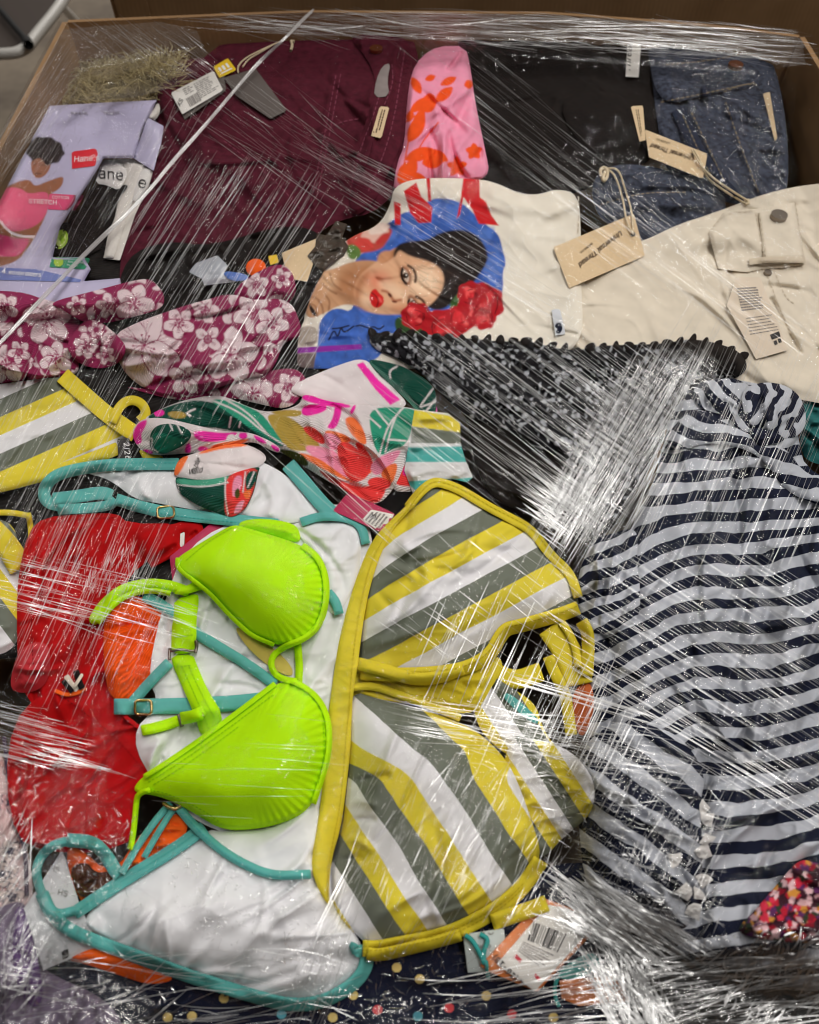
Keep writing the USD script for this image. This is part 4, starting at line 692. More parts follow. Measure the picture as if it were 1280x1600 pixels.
# lower: long curved binding and loop
t.add('binding', ribbon(G('230,495 300,450 380,395 480,335 560,285 640,225'), 21, T=.005).vf, MT['teal'])
t.add('binding', ribbon(G('235,485 180,500 150,470 125,420 112,370 120,330 150,290 200,268 260,268'), 15, T=.006, cap='round').vf, MT['teal'])
t.add('binding', ribbon(G('130,430 160,500 220,550 320,590 430,630 560,680 700,725 800,755 900,782 1000,775 1080,735 1130,690 1150,640 1140,590'), 22, T=.007, wr=.001).vf, MT['teal'])
t.add('strap', ribbon(G('210,266 290,270 330,310 360,360 375,375'), 22, T=.010, wr=.002).vf, MT['teal'])
t.add('drawstring', ribbon(G('380,370 420,300 470,225 510,175 535,150'), 11, T=.006).vf, MT['teal']); t.add('drawstring', ribbon(G('450,320 490,250 520,200 545,165'), 10, T=.006).vf, MT['teal'])
t.add('strap', ribbon(G('560,165 600,215 680,290 760,340 850,378 972,372'), 15, T=.006).vf, MT['teal'])
for q in ('150,508 220,556 320,596 430,636 560,686 700,731 800,761 900,788 1000,781 1080,741', '240,490 305,444 385,389 485,329 565,279 640,222', '570,180 605,220 685,296 765,346 850,384 965,378'): t.add('stitching', stitches(G(q), .0006, 4, 2.5, 1.3), MT['tealcord'])
t.add('ring', tube(G('512,150 530,165 555,168 570,155'), .0014, .004), MT['metal']); t.add('tie_end', tube(G('1110,590 1100,610 1125,605 1115,625'), .003, .002), MT['teal']); t.close()
# --- magenta card tag
t = Thing('magenta_price_tag', 'magenta tag with white barcode label below the tropical bikini', 'price tag', 'price tags with barcodes')
t.add('card', tag_patch(PX('520,798 545,768 618,803 596,832'), T=.001).vf, MT['magenta']); q = PX('566,812 580,796 617,804 595,832'); t.add('label', flat([q], .0006), MT['whitecard']); t.add('print', bars(q, lines(.1, .1, .9, .9, 5, 3, .5), .001), MT['greyink']); t.add('lettering', text('XL', PX('578,808')[0], -20, 7, .001, 0, True), MT['blackink']); t.close()
# --- tropical bikini bottom
TW, TG, TD, TM, TP, TR, TO, TY, TV = [lin(x) for x in ('E6DCDC', '2E9C7C', '0E4A3C', 'F42CA8', 'F79AB8', 'F4403E', 'FA7A40', 'B79A44', '4A4A1C')]
t = Thing('tropical_bikini', 'pink, green and orange leaf print bikini bottom with rolled edge', 'bikini bottom')
o = patch(L('640,150 700,110 840,52 940,22 985,60 1050,130 1140,225 980,222 800,205 690,180'), T=.010, r=10, wr=.002, ws=50, seed=151, step=2.2)
col = np.tile(TW, (len(o.uv), 1)); paint(o.uv, col, L('915,50 940,40 1000,110 1090,190 1050,212 990,150'), TM, 1., smooth=0); t.add('lining', o.vf, MT['print_'], col=col)
o = patch(L('955,25 1040,40 1110,60 1220,125 1238,190 1215,330 1190,300 1150,225 1060,140 985,70'), T=.012, r=12, wr=.003, ws=30, seed=152, step=2.2, folds=[(L('970,60 1060,120 1160,200'), .004, 5)])
col = np.tile(TD, (len(o.uv), 1)); paint(o.uv, col, L('950,30 985,50 1150,190 1200,320 1170,330 1120,200'), lin('63A08A'), 1.5)
for q in ('1080,55 1045,75 1050,105', '1225,140 1170,215', '1240,175 1190,240', '1170,220 1230,200'): stroke(o.uv, col, L(q), 2.6, TW)
t.add('back_panel', o.vf, MT['ribprint2'], col=col)
o = patch(L('1110,240 1200,330 1225,300 1235,200 1240,260 1205,350 1192,510 1160,560 1050,560 1070,480'), T=.012, r=10, wr=.003, ws=30, wa=70, seed=153, step=2.2)
col = np.tile(TW, (len(o.uv), 1))
for q, c in (('1080,470 1190,400 1195,520 1130,540 1060,530', TR), ('1100,460 1150,440 1140,480 1100,500', TM), ('1120,500 1190,480 1190,530 1150,560', TO), ('1180,340 1215,330 1200,390 1180,400', TO), ('1110,290 1160,260 1130,400 1095,440', TD), ('1160,260 1210,240 1200,330 1170,320', TG), ('1200,200 1240,190 1235,280 1210,270', TM)): paint(o.uv, col, L(q), c, 1.)
t.add('side_fold', o.vf, MT['ribprint2'], col=col)
o = patch(L('50,275 120,232 200,200 290,178 380,172 470,215 560,245 690,215 700,160 800,200 960,215 1130,218 1172,245 1165,310 1115,430 1070,540 1005,612 950,595 840,540 740,480 640,415 560,380 480,340 380,310 260,330 130,330'),
          T=.018, r=14, wr=.005, ws=40, wa=-35, seed=154, step=1.9, crease_area=1800., folds=[(L('420,260 560,340 700,420 860,520'), .004, 14), (L('700,230 800,300 900,400'), .002, 14)])
col = np.tile(TW, (len(o.uv), 1)); uv = o.uv
for q, c in (('60,270 120,230 210,200 300,190 430,230 530,250 600,330 640,385 560,365 480,335 380,305 240,300', TD), ('310,185 430,195 530,240 570,290 640,385 560,360 480,300 400,240', TG), ('545,245 640,255 690,290 790,385 700,398 640,392 590,320', TY), ('560,235 700,228 690,262 600,255', TY),
             ('100,232 140,228 150,250 110,262', TM), ('150,240 220,235 240,262 180,268', TY), ('700,165 790,185 900,215 880,225 780,215 690,190', TM), ('690,215 790,205 800,235 700,265', TM), ('830,195 862,215 835,310 790,305 820,270', TM), ('900,212 915,212 900,250 885,245', TM),
             ('690,300 740,295 790,345 785,375 740,350', TR), ('690,370 800,380 860,420 900,480 860,510 760,440', TP), ('770,310 850,320 900,350 870,370 960,420 985,465 960,500 840,400', TO), ('865,265 900,255 940,300 960,370 930,370 880,310', TO), ('770,320 840,330 860,380 810,400', TP),
             ('830,380 860,355 900,370 985,455 950,510 900,525 860,480', TR), ('900,370 930,355 985,440 985,470', TR), ('960,440 1100,380 1075,430 990,510', TP), ('1000,480 1085,430 1065,520 1040,530', TO), ('660,395 760,420 840,480 900,520 930,530 860,510 760,460', TO), ('740,455 860,520 940,545 1000,520 1040,545 1000,612 950,595 840,545', TR), ('950,515 1000,495 1060,520 1040,550 980,550', TR), ('600,385 690,400 730,450 700,460 620,410', TV),
             ('970,220 1125,222 1165,245 1110,380 1060,385 1000,425 965,300', TG)): paint(uv, col, L(q), c, 1.)
for q in ('250,255 230,245 268,228', '405,300 412,262', '445,300 450,280', '330,190 450,240 540,320 630,375', '380,185 480,240 560,330', '1100,225 1040,290 1005,415', '980,215 1040,290', '1090,230 1060,280 1030,400', '1110,355 1040,350', '965,260 1010,300'): stroke(uv, col, L(q), 2.8, TW)
for q in ('830,380 860,480 960,520 985,465', '770,310 850,380 960,420', '865,265 930,370', '690,370 800,385 870,470'): stroke(uv, col, L(q), 1.1, lin('E8B0A0'), .7)
t.add('front_panel', o.vf, MT['ribprint2'], col=col)
o = patch(L('15,330 30,290 60,268 110,262 170,268 260,290 380,318 480,318 560,350 615,385 600,410 500,352 430,380 300,402 200,408 100,415 40,385'), T=.016, r=10, wr=.002, ws=30, seed=155, step=2.)
col = np.tile(TW, (len(o.uv), 1)); uv = o.uv
for q, c in (('15,340 30,290 80,265 70,300 50,330 60,360 30,375', TM), ('260,310 380,325 450,318 400,355 300,362 265,345', TM), ('230,370 250,360 255,405 225,405', TM), ('275,385 300,372 330,392 290,402', TM), ('390,335 430,325 440,378 400,385', lin('F0E4E2')), ('440,325 475,318 480,345 450,352', TM), ('495,328 540,345 560,370 520,362', TM), ('60,385 100,395 100,412 60,405', TM), ('340,368 440,352 500,345 420,382 330,398', TO), ('570,365 610,385 600,405 575,385', TM)): paint(uv, col, L(q), c, 1.)
t.add('rolled_edge', o.vf, MT['ribprint2'], col=col)
o = patch(L('85,370 90,320 120,290 180,285 240,305 258,335 230,370 180,395 140,410 100,400'), T=.004, r=6, wr=.001, seed=156, step=2., lift=.001)
col = np.tile(TD, (len(o.uv), 1)); paint(o.uv, col, L('90,330 130,320 200,345 240,350 180,395 110,405'), lin('1E7A62'), 2)
for q in ('168,288 178,312', '195,288 215,325', '85,345 100,345 90,380 120,402'): stroke(o.uv, col, L(q), 2.2, TW)
t.add('roll_inside', o.vf, MT['ribprint2'], col=col); t.close()
t = Thing('tropical_bikini_cup', 'small tropical print cup with orange edge, white lining and dark green front', 'bikini top')
o = patch(L('190,500 182,478 205,425 250,410 370,375 470,362 565,415 530,460 440,480 400,500 290,520'), T=.008, wr=.002, ws=40, seed=161, step=2.2)
col = np.tile(TW, (len(o.uv), 1)); paint(o.uv, col, L('180,480 205,418 245,412 240,425 205,490 185,500'), TO, 1.); paint(o.uv, col, L('280,400 380,368 470,362 480,378 380,385 290,410'), TO, 1.)
t.add('lining', o.vf, MT['print_'], col=col); t.add('lettering', text('Wild', L('240,490')[0], 10, 8, slant=.4), MT['blackink']); t.add('lettering', text('fable', L('268,492')[0], 70, 8, slant=.4), MT['blackink'])
o = patch(L('188,508 200,498 290,515 400,498 440,478 530,455 522,480 505,560 470,630 420,662 385,652 300,625 240,590 200,560'), T=.012, r=10, wr=.002, ws=30, seed=162, step=2.)
col = np.tile(TD, (len(o.uv), 1)); uv = o.uv
for q, c in (('188,505 290,515 410,488 405,520 300,545 195,530', lin('4FA98A')), ('400,485 530,452 500,560 470,630 415,665 385,652 388,560', TR), ('420,500 460,490 450,560 415,590', TP), ('470,480 525,470 505,540 470,560', TD), ('425,555 445,540 450,580 430,590', TV), ('455,560 500,545 480,600', TO), ('440,600 470,590 450,640 420,650', TP)): paint(uv, col, L(q), c, 1.)
for q in ('190,530 300,542 400,522', '390,500 388,580 400,650', '470,480 460,560', '505,480 480,540', '200,540 205,570'): stroke(uv, col, L(q), 2.2, TW)
t.add('front', o.vf, MT['ribprint2'], col=col); t.close()

t = Thing('teal_striped_cloth', 'cloth with yellow, grey, teal and white bands under the tropical bikini', 'cloth')
o = patch(E('90,300 190,312 224,340 226,400 240,450 262,500 245,515 200,505 160,510 90,560 60,480'), T=.006, smooth=0, wr=.004, ws=30, crease_area=1200., seed=165, step=2.)
col = np.tile(lin('D8D6D6'), (len(o.uv), 1))
for q, c in (('80,300 260,330 260,375 80,350', Y_), ('80,350 260,372 260,402 80,400', GR), ('60,412 260,408 270,455 60,455', lin('4FAAA4')), ('60,512 280,500 300,545 120,560', lin('4FAAA4'))): paint(o.uv, col, E(q), c, 1., smooth=0)
t.add('body', o.vf, MT['print_'], col=col); t.close()
# --- black and white floral top with ruffled edge
t = Thing('black_floral_top', 'black gathered top with tiny white flower print and ruffled edge', 'top')
t.add('body', patch(E('140,235 240,300 260,440 300,540 360,590 480,610 560,700 650,690 780,480 850,340 700,260 400,220 200,200'), T=.010, wr=.004, ws=30, wa=-40, seed=171).vf, MT['black'])
o = patch(E('-45,70 0,78 60,73 130,80 200,88 280,94 350,102 430,98 500,120 570,128 620,114 720,110 820,108 900,92 985,105 1060,140 1072,190 1000,225 900,265 850,335 800,400 760,500 700,590 640,690 590,700 560,640 600,520 520,440 420,400 330,340 250,330 150,240 120,200 40,150 -40,120'), T=.014, r=9, wr=.005, ws=16, wa=-50, an=1.8, seed=172, step=1.45)
col = np.tile(lin('17161A'), (len(o.uv), 1)); uv = o.uv; rg = random.Random(31); x0, y0 = uv.min(0); x1, y1 = uv.max(0); WG = lin('A6A8AE')
for k in range(620):
    i = rg.randrange(len(uv)); c = uv[i]; a = rg.uniform(0, 360)
    if k % 3: paint(uv, col, leaf(c, rg.uniform(6, 10), rg.uniform(1.3, 2.2), a), WG, .6, .9)
    else:
        for d in range(5): paint(uv, col, leaf(c, 4.5, 1.6, a + 72 * d), WG, .6, .9)
t.add('ruffle', o.vf, MT['print_'], col=col)
rg = random.Random(8)
for k, x in enumerate(np.linspace(-35, 1060, 30)):
    y = np.interp(x, [-40, 0, 60, 200, 430, 570, 620, 820, 900, 985, 1060], [72, 78, 73, 88, 98, 128, 114, 108, 92, 105, 140]); q = E(f'{x},{y+2}')[0]
    o = patch(ell(q, rg.uniform(6, 10), rg.uniform(5, 8), rg.uniform(0, 90), 14, .1, 3), T=.007, r=4, wr=0, smooth=1, update=False, step=2.5, lift=.003); t.add('scallop', o.vf, MT['black'])
o = patch(E('860,120 900,92 980,105 1050,130 1072,180 1040,205 960,190 900,165'), T=.016, r=8, wr=.005, ws=14, seed=173, step=2.4); t.add('frill', o.vf, MT['black'])
t.close()

# --- navy and white striped dress
def dress_b(uv):
    u, v = uv[:, 0], uv[:, 1]; w = sm(790, 860, v)
    d = np.where(u < 1085, (1085 - u) * (.10 + .32 * w), (u - 1085) * (-.02 - .10 * w)) + 9 * np.sin((u - 900) / 38.) * sm(760, 900, v) * .5 + 26 * fbm(u, v, 120., 9) + 12 * fbm(u, v, 34., 10)
    x = v - d; x = np.where(np.abs(x - 741) < 1e9, x, x)
    return np.stack([u * 0, np.log(np.maximum(1 + .0135 * (x - 741) / 33., .05)) / .0135 + .25], -1)
t = Thing('striped_dress', 'navy and white striped dress with gathered waist on the right', 'dress')
o = patch(PX('1050,640 1090,600 1150,590 1240,615 1246,680 1262,745 1440,790 1440,1560 1280,1560 1100,1500 1010,1480 940,1420 915,1300 920,1180 920,1080 915,980 940,900 985,830 1020,760 1035,700'), T=.022, r=26, wr=.0060, ws=75, wa=65, an=2.2, seed=181, step=3., crease_area=2600.,
          folds=[(PX('930,900 960,1010 950,1120 960,1200'), -.010, 9), (PX('1010,760 1000,860 1020,980 1010,1100'), .009, 14), (PX('1140,720 1165,880 1150,1040 1170,1240'), -.008, 9), (PX('1215,780 1235,960 1220,1180'), .009, 16), (PX('1100,1180 1180,1210 1280,1200'), -.008, 10), (PX('1090,860 1095,930 1075,1050 1090,1120'), -.006, 7), (PX('1088,830 1100,940 1110,1050'), .005, 12), (J('640,360 660,500 640,800 650,1100'), -.006, 8), (J('750,80 740,300 730,470'), .004, 8), (PX('1180,700 1220,900 1240,1100'), .004, 26), (PX('960,1000 1040,960 1090,930'), .004, 14)])
t.add('skirt', o.vf, MT['nstripe'], st=dress_b(o.uv))
def dirb(uv, ang, per, p0, wob=0., sc=40.):
    a = math.radians(ang); n = np.array([math.sin(a), math.cos(a)]); p = uv @ n + wob * fbm(uv[:, 0], uv[:, 1], sc, 6); return np.stack([p * 0, (p - p0) / per], -1)
o = patch(O('0,1180 60,1000 120,940 180,925 290,890 330,930 320,1080 340,1200 335,1380 240,1420 180,1460 60,1440 20,1380'), T=.016, r=12, wr=.009, ws=20, wa=65, an=3., seed=182, step=2.4, folds=[(O('310,930 325,1050 335,1200'), -.006, 5), (O('80,960 120,1100 100,1250'), .005, 8), (O('200,920 210,1100 190,1300'), .004, 10)]); t.add('gathered_side', o.vf, MT['nstripe'], st=dirb(o.uv, 24, 26., 0, 26.))
o = patch(J('110,480 200,380 300,330 480,370 570,430 650,560 620,700 640,900 610,1190 480,1220 300,1190 150,1080 110,700'), T=.016, r=16, wr=.005, ws=45, wa=-30, seed=183, step=2.6); t.add('side_fold', o.vf, MT['nstripe'], st=dirb(o.uv, -36, 44., 8, 18.))
o = patch(O('620,130 740,110 850,100 960,180 1010,300 920,400 860,390 800,300 700,280 620,240'), T=.012, r=10, wr=.007, ws=24, wa=-45, seed=184, step=2.4); t.add('frill', o.vf, MT['nstripe'], st=dirb(o.uv, -50, 27., 0, 40., 30.))
o = patch(O('560,300 660,260 760,330 920,400 1000,450 1110,470 1210,620 1500,690 1500,830 1290,780 1100,700 1000,540 880,470 700,440 540,490 430,470'), T=.014, r=10, wr=.005, ws=30, wa=20, seed=185, step=2.4); t.add('neck_frill', o.vf, MT['nstripe'], st=dirb(o.uv, -14, 32., 0, 30., 50.))
o = patch(O('860,170 960,125 1080,130 1165,180 1205,250 1215,350 1150,430 1010,400 900,340'), T=.010, r=10, wr=.008, ws=20, wa=60, an=3., smooth=2, seed=186); t.add('neck_frill', o.vf, MT['nstripe'], st=dirb(o.uv, 62, 25., 0, 45., 22.))
t.add('dark_bow', patch(O('900,380 960,360 1060,390 1110,430 1040,450 960,470'), T=.010, r=6, wr=.004, ws=12, seed=187, step=2.4).vf, MT['navy'])
for k, (x, y) in enumerate(((640, 700), (655, 745), (640, 880), (655, 830), (520, 915), (560, 1050), (620, 1060), (640, 1000), (600, 1130))):
    q = J(f'{x},{y}')[0]; t.add('tassel', patch(ell(q, 8 + k % 3 * 3, 13, k * 37, 7, .3, 3), T=.002, r=3, wr=.004, ws=7, smooth=0, step=2.5).vf, MT['waist'])
t.close()
o = None
t = Thing('red_floral_cloth', 'red and dark multicolour floral cloth in the lower right corner', 'cloth')
o = patch(J('760,1220 860,1120 960,1000 1040,910 1110,930 1300,960 1300,1250 1100,1270 900,1250'), T=.012, wr=.005, ws=30, seed=191, step=2.2)
col = np.tile(lin('3A1A26'), (len(o.uv), 1)); rg = random.Random(44)
for k in range(260): i = rg.randrange(len(o.uv)); paint(o.uv, col, ell(o.uv[i], rg.uniform(4, 10), rg.uniform(3, 7), rg.uniform(0, 180), 10, .2, 5), lin(rg.choice(['B81E34', 'D23048', 'C8A0A4', '5A2A5A', '2E3A2A', 'C98A3A', 'E0B8BC', '8A1428'])), 1.)
t.add('body', o.vf, MT['print_'], col=col); t.close()

# --- orange tags at the bottom
one('orange_card', 'plain orange card corner at the bottom right under the film', 'card', PX('874,1532 968,1524 985,1566 905,1572 878,1560'), MT['orangecard'], T=.001, wr=0, smooth=0, r=2)
one('rust_cloth', 'rust orange cloth between the yellow straps and the striped dress', 'cloth', Q('900,720 960,650 1030,590 1090,680 1100,860 1020,1100 950,1100 910,900'), fabric('rust', lin('C8683A'), vary=.1), wr=.003, T=.006, seed=201)
t = Thing('small_brand_card', 'small white printed card half under the yellow trim at the bottom', 'card'); q = I('650,960 820,935 840,1110 670,1120'); t.add('card', tag_patch(q).vf, plain('cool_card', lin('C9D2D0'), .5)); t.add('lettering', text('CKED', I('702,1020')[0], 2, 6.5), MT['greyink']); t.add('lettering', text('8 C', I('720,965')[0], 5, 10), MT['greyink']); t.close()
t = Thing('price_tag', 'orange and white barcode price tag printed XL (16-18) at the bottom', 'price tag', 'price tags with barcodes')
t.add('card_back', tag_patch(I('985,810 1185,880 1195,950 960,1200 745,1110 720,1090')).vf, MT['orangecard']); q = I('1000,835 1185,885 950,1200 790,1085'); t.add('card', tag_patch(I('1005,835 1190,885 1165,960 950,1198 790,1085'), lift=.002).vf, MT['whitecard'])
qq = I('930,905 1080,955 1020,1045 880,985'); t.add('barcode', bars(I('940,905 1090,960 1050,1040 915,985'), barcode(.02, .02, .98, .98, 17, 9)), MT['blackink']); t.add('red_line', bars(I('872,1042 975,1145 965,1155 862,1055'), [(0, 0, 1, 1)]), MT['redink']); t.add('print', bars(I('895,985 1050,1050 985,1130 870,1035'), lines(.05, .05, .9, .9, 6, 3, .4)), MT['greyink'])
t.add('lettering', text('XL (16-18)', I('920,1180')[0], 180 - 46, 9.5, .0006, 0, True), MT['blackink']); t.close()
t = Thing('teal_cord_loop', 'teal elastic cord looping beside the orange barcode tag', 'cord')
t.add('cord', tube(I('660,965 690,985 730,1060 745,1100 730,1040 760,980 720,960'), .0016, .002), MT['tealcord']); t.add('cord', tube(I('745,1070 755,1140'), .0014, .002), MT['tealcord']); t.close()
t = Thing('teal_garment', 'crumpled teal cloth behind the orange barcode tag at the bottom', 'garment'); t.add('body', patch(I('1040,1120 1120,1060 1200,1030 1230,1100 1140,1140 1060,1150'), T=.005, wr=.004, ws=14, seed=203).vf, MT['teal']); t.add('cord', tube(I('1045,1140 1030,1180 1035,1230 1050,1260'), .0012, .001), MT['tealcord']); t.close()

# --- yellow striped halter top
t = Thing('striped_halter_top', 'large yellow, grey and white striped halter top with yellow trim in the centre', 'halter top')
t.add('back_strap', ribbon(Q('700,110 780,220 850,330 930,500 960,640'), 44, T=.005, wr=.001).vf, MT['yellow']); t.add('back_strap', ribbon(Q('980,60 1040,160 1045,300 1030,560'), 20, T=.006).vf, MT['yellow'])
t.add('back_strap', ribbon(Q('680,380 740,540 830,700 860,880 890,1100'), 18, T=.005).vf, MT['yellow']); t.add('back_strap', ribbon(Q('110,480 250,560 400,600 560,540 620,520'), 30, T=.005).vf, MT['yellow']); t.add('back_strap', ribbon(Q('800,70 880,180 940,330 950,480'), 12, T=.005).vf, MT['yellow'])
o = patch(Q('0,560 100,500 300,640 560,800 620,1000 700,1160 860,1280 700,1400 300,1300 0,1000'), T=.006, wr=.004, ws=30, seed=211); t.add('back_panel', o.vf, MT['ystripe'], st=stripes_st(o.uv, (.84, -.545), 0, 90))
o = patch(I('840,120 960,150 1100,190 1205,320 1190,460 1060,560 985,650 900,600 800,400'), T=.008, wr=.005, ws=30, seed=215); t.add('back_panel', o.vf, MT['ystripe'], st=stripes_st(o.uv, (.84, -.545), 0, 70))
t.add('under_band', patch(H_('150,850 400,860 600,850 760,800 830,840 760,960 700,1060 560,1040 300,990 150,990'), T=.004, wr=.003, ws=24, wa=-8, crease_area=900., seed=216).vf, MT['yellow'])
for q in ('215,925 400,935 560,915 700,870 800,800', '230,960 420,970 600,1000 700,1040'): t.add('stitching', stitches(H_(q), .0006, 5, 2.5, 1.6), MT['yellow_st'])
t.add('teal_lining', patch(Q('250,750 310,700 480,840 600,960 580,1005 480,950'), T=.003, wr=.001).vf, MT['teal'])
ylow = lambda uv: np.where(uv[:, 1] < 1225, (690 - uv[:, 0]) * .34 * sm(1228, 1165, uv[:, 1]), 0) + 10 * fbm(uv[:, 0], uv[:, 1], 60., 2)
o = patch(I('170,-60 300,-20 430,10 600,60 720,120 830,230 880,330 930,470 985,640 900,710 830,800 690,890 580,940 480,960 370,985 275,1020 200,960 110,860 95,700 120,600 150,500 165,350 180,230'), T=.030, r=40, wr=.003, ws=70, wa=60, seed=212, step=2.6,
          folds=[(I('180,330 260,310 330,300'), -.005, 6), (I('160,420 230,400 270,420'), .005, 7), (I('150,520 200,480 270,480'), -.005, 5), (I('140,570 200,560 260,600'), .005, 7), (I('130,650 220,640'), -.004, 5)])
p_ = o.uv @ np.array([.84, -.545]) + ylow(o.uv); b_ = np.where(p_ > -183.5, (p_ + 183.5) / 122., (p_ + 183.5) / 97.); t.add('lower_cup', o.vf, MT['ystripe'], st=np.stack([b_ * 0, .833 + b_], -1))
def yup(uv):
    u, v = uv[:, 0], uv[:, 1]; d = np.maximum(u - np.interp(v, [780, 830, 900, 1000, 1060], [640, 600, 580, 566, 560]), 0)
    return -16 * np.exp(-d / 30.) * sm(1000, 860, v) + 12 * fbm(u, v, 45., 8) * np.exp(-d / 90.) + 5 * fbm(u, v, 80., 3) - .0009 * np.maximum(u - 800, 0) ** 2 * 0
o = patch(H_('215,860 222,780 235,650 250,540 265,470 300,350 350,265 420,185 500,95 540,78 600,95 700,150 800,220 880,265 960,340 1010,400 1090,480 1125,560 1135,605 1060,640 900,685 830,695 790,770 740,825 650,862 560,885 400,895'), T=.030, r=38, wr=.003, ws=70, wa=30, seed=213, step=2.6,
          folds=[(H_('270,470 340,440 420,440'), .005, 9), (H_('280,400 360,400 430,440 470,470'), -.005, 7), (H_('330,300 380,320 420,370'), .004, 9), (H_('250,560 330,530 420,500'), -.004, 8), (H_('480,380 500,480 480,560'), .004, 12), (H_('400,200 420,240 410,280'), -.004, 6), (H_('300,560 340,600'), -.003, 7)])
t.add('upper_cup', o.vf, MT['ystripe'], st=stripes_st(o.uv, (.475, .88), 1166 - .833 * 92, 92, yup))
t.add('neck_binding', ribbon(H_('420,195 470,130 520,90 560,90 640,120 760,195 850,240 940,290 1010,390 1100,470 1130,570'), 15, T=.006, wr=.001).vf, MT['yellow'])
t.add('cup_edge', ribbon(H_('1132,612 1060,640 960,668 880,690 830,700 800,740 770,800 700,850 600,880 400,893 220,885'), 22, T=.006, wr=.001).vf, MT['yellow'])
t.add('cup_edge', ribbon(I('205,-170 330,-140 440,-100 560,-110 650,-150'), 20, T=.006, wr=.001).vf, MT['yellow'])
t.add('cup_edge', ribbon(I('150,-60 260,-80 380,-40 520,10 640,60'), 12, T=.004, wr=.001).vf, MT['yellow'])
t.add('hem_binding', ribbon(I('232,1018 300,1020 400,1000 560,970 700,910 830,830 910,750 975,650'), 26, T=.007, wr=.001).vf, MT['yellow']); t.add('hem_binding', ribbon(I('250,1040 300,1048 420,1020 560,985 640,962'), 20, T=.006).vf, MT['yellow'])
t.add('side_binding', ribbon(I('770,910 860,880 950,850 1000,830'), 26, T=.006, wr=.001).vf, MT['yellow'])
band = np.vstack([H_('475,130 420,180 345,250 270,330 215,460 170,600 135,740 115,860 95,1000 85,1100'), I('75,150 65,330 45,500 18,640 25,730 95,855'), I('90,780 100,650 140,520 160,380 180,200 185,80'), H_('190,980 210,860 225,740 245,600 275,480 310,380 360,280 430,205 500,120')])
o = patch(band, T=.005, r=3, wr=.0016, ws=30, seed=214, smooth=1, stiff=8, step=2.6); t.add('placket', o.vf, MT['yellow'])
for q in (H_('430,188 475,128 520,86 560,86 640,114 760,189 850,234 945,285 1015,385 1100,462'), H_('1125,606 1060,634 960,662 880,684 826,694 792,740 760,796 700,842 600,872 400,886'), I('240,1026 300,1028 400,1008 560,978 700,918 830,838 910,756'), I('236,1010 300,1012 400,992 560,962 700,902 830,822 905,745'), H_('440,185 330,300 262,430 225,580 200,740 185,880 175,1010 168,1100'), np.vstack([H_('180,1010'), I('165,100 150,300 135,440 110,560 85,700 88,820')])): t.add('stitching', stitches(q, .0006, 5, 2.5, 1.5), MT['yellow_st'])
t.close()

t = None
# --- neon bra
t = Thing('neon_bra', 'neon yellow green underwire bra lying across the red and white swimwear', 'bra')
t.add('shoulder_strap', ribbon(F('338,520 360,480 400,440 450,408 530,392 610,400 660,418'), 17, T=.008, cap='round').vf, MT['neon']); t.add('shoulder_strap', ribbon(F('350,535 400,470 460,430 540,415 610,430'), 9, T=.006).vf, MT['neon'])
t.add('band', patch(F('615,435 700,425 780,385 720,350 690,390 640,410'), T=.004, r=3, wr=.001, smooth=1).vf, MT['neon'])
t.add('band', patch(F('622,450 705,425 712,450 702,520 702,600 690,640 612,650 612,560 622,500'), T=.007, r=4, wr=.001, ws=20, smooth=1).vf, MT['neon']); t.add('band', patch(F('610,650 690,645 702,680 740,770 800,865 775,920 722,950 690,850 650,760 620,690'), T=.007, r=4, wr=.001, ws=20, smooth=1).vf, MT['neon'])
for q in ('625,585 698,575', '630,690 690,685', '650,690 700,800 750,920', '675,690 720,790 770,880', '690,840 720,830'): t.add('stitching', stitches(F(q), .0006, 4, 2, 1.5), MT['neon_dark'])
t.add('hook', tube(F('700,600 703,640 640,625 610,640 605,612 606,665'), .0012, .003), MT['steel']); t.add('hook', tube(F('700,595 705,612 698,640'), .0014, .004), MT['steel'])
t.add('lower_strap', ribbon(F('505,918 560,908 640,882 700,860 730,845'), 17, T=.007).vf, MT['neon']); t.add('slider', tube(F('640,862 650,905'), .0016, .003), MT['steel']); t.add('strap_end', ribbon(F('645,875 690,868 720,855'), 20, T=.005).vf, MT['neon'])
t.add('strap', ribbon(F('1060,560 1066,640 1070,690 1066,770'), 12, T=.006).vf, MT['neon'])
t.add('wing', patch(F('845,188 870,165 950,160 1040,175 1070,200 1075,250 1010,235 900,200'), T=.010, r=8, wr=.003, ws=16, wa=10).vf, MT['neon'])
gath = lambda c, s: (lambda u, v, d: s * np.exp(-d / 16.) * np.sin(np.arctan2(v - c[1], u - c[0]) * 60.) * sm(c[0], c[0] + 60, u))
o = patch(F('628,318 640,295 700,258 770,215 830,182 870,190 1000,228 1060,250 1120,280 1155,330 1170,410 1160,490 1130,560 1080,605 1040,618 980,610 900,578 850,530 800,480 760,430 700,385 640,345'), T=.040, r=46, wr=.0015, ws=80, wa=0, seed=221, step=2.6, stiff=10, extra=gath(F('900,400')[0], .0012)); t.add('cup', o.vf, MT['neon'])
o = patch(PX('208,1232 222,1214 250,1198 300,1166 360,1122 420,1076 445,1063 470,1068 496,1090 512,1130 517,1170 508,1215 484,1266 440,1288 385,1298 345,1296 310,1275 280,1257 245,1243 215,1240'), T=.044, r=50, wr=.0015, ws=90, seed=222, step=2.6, stiff=10, extra=gath(PX('380,1180')[0], .0014)); t.add('cup', o.vf, MT['neon'])
t.add('underwire', ribbon(F('1080,255 1140,300 1168,380 1165,470 1140,545 1090,590 1030,612 985,638 966,670 975,710 1010,735 1060,742'), 10, T=.007, r=3).vf, MT['neon']); t.add('underwire', ribbon(F('1040,740 1090,762 1140,805 1170,865 1178,940 1172,1020 1150,1090 1120,1180'), 9, T=.007, r=3).vf, MT['neon'])
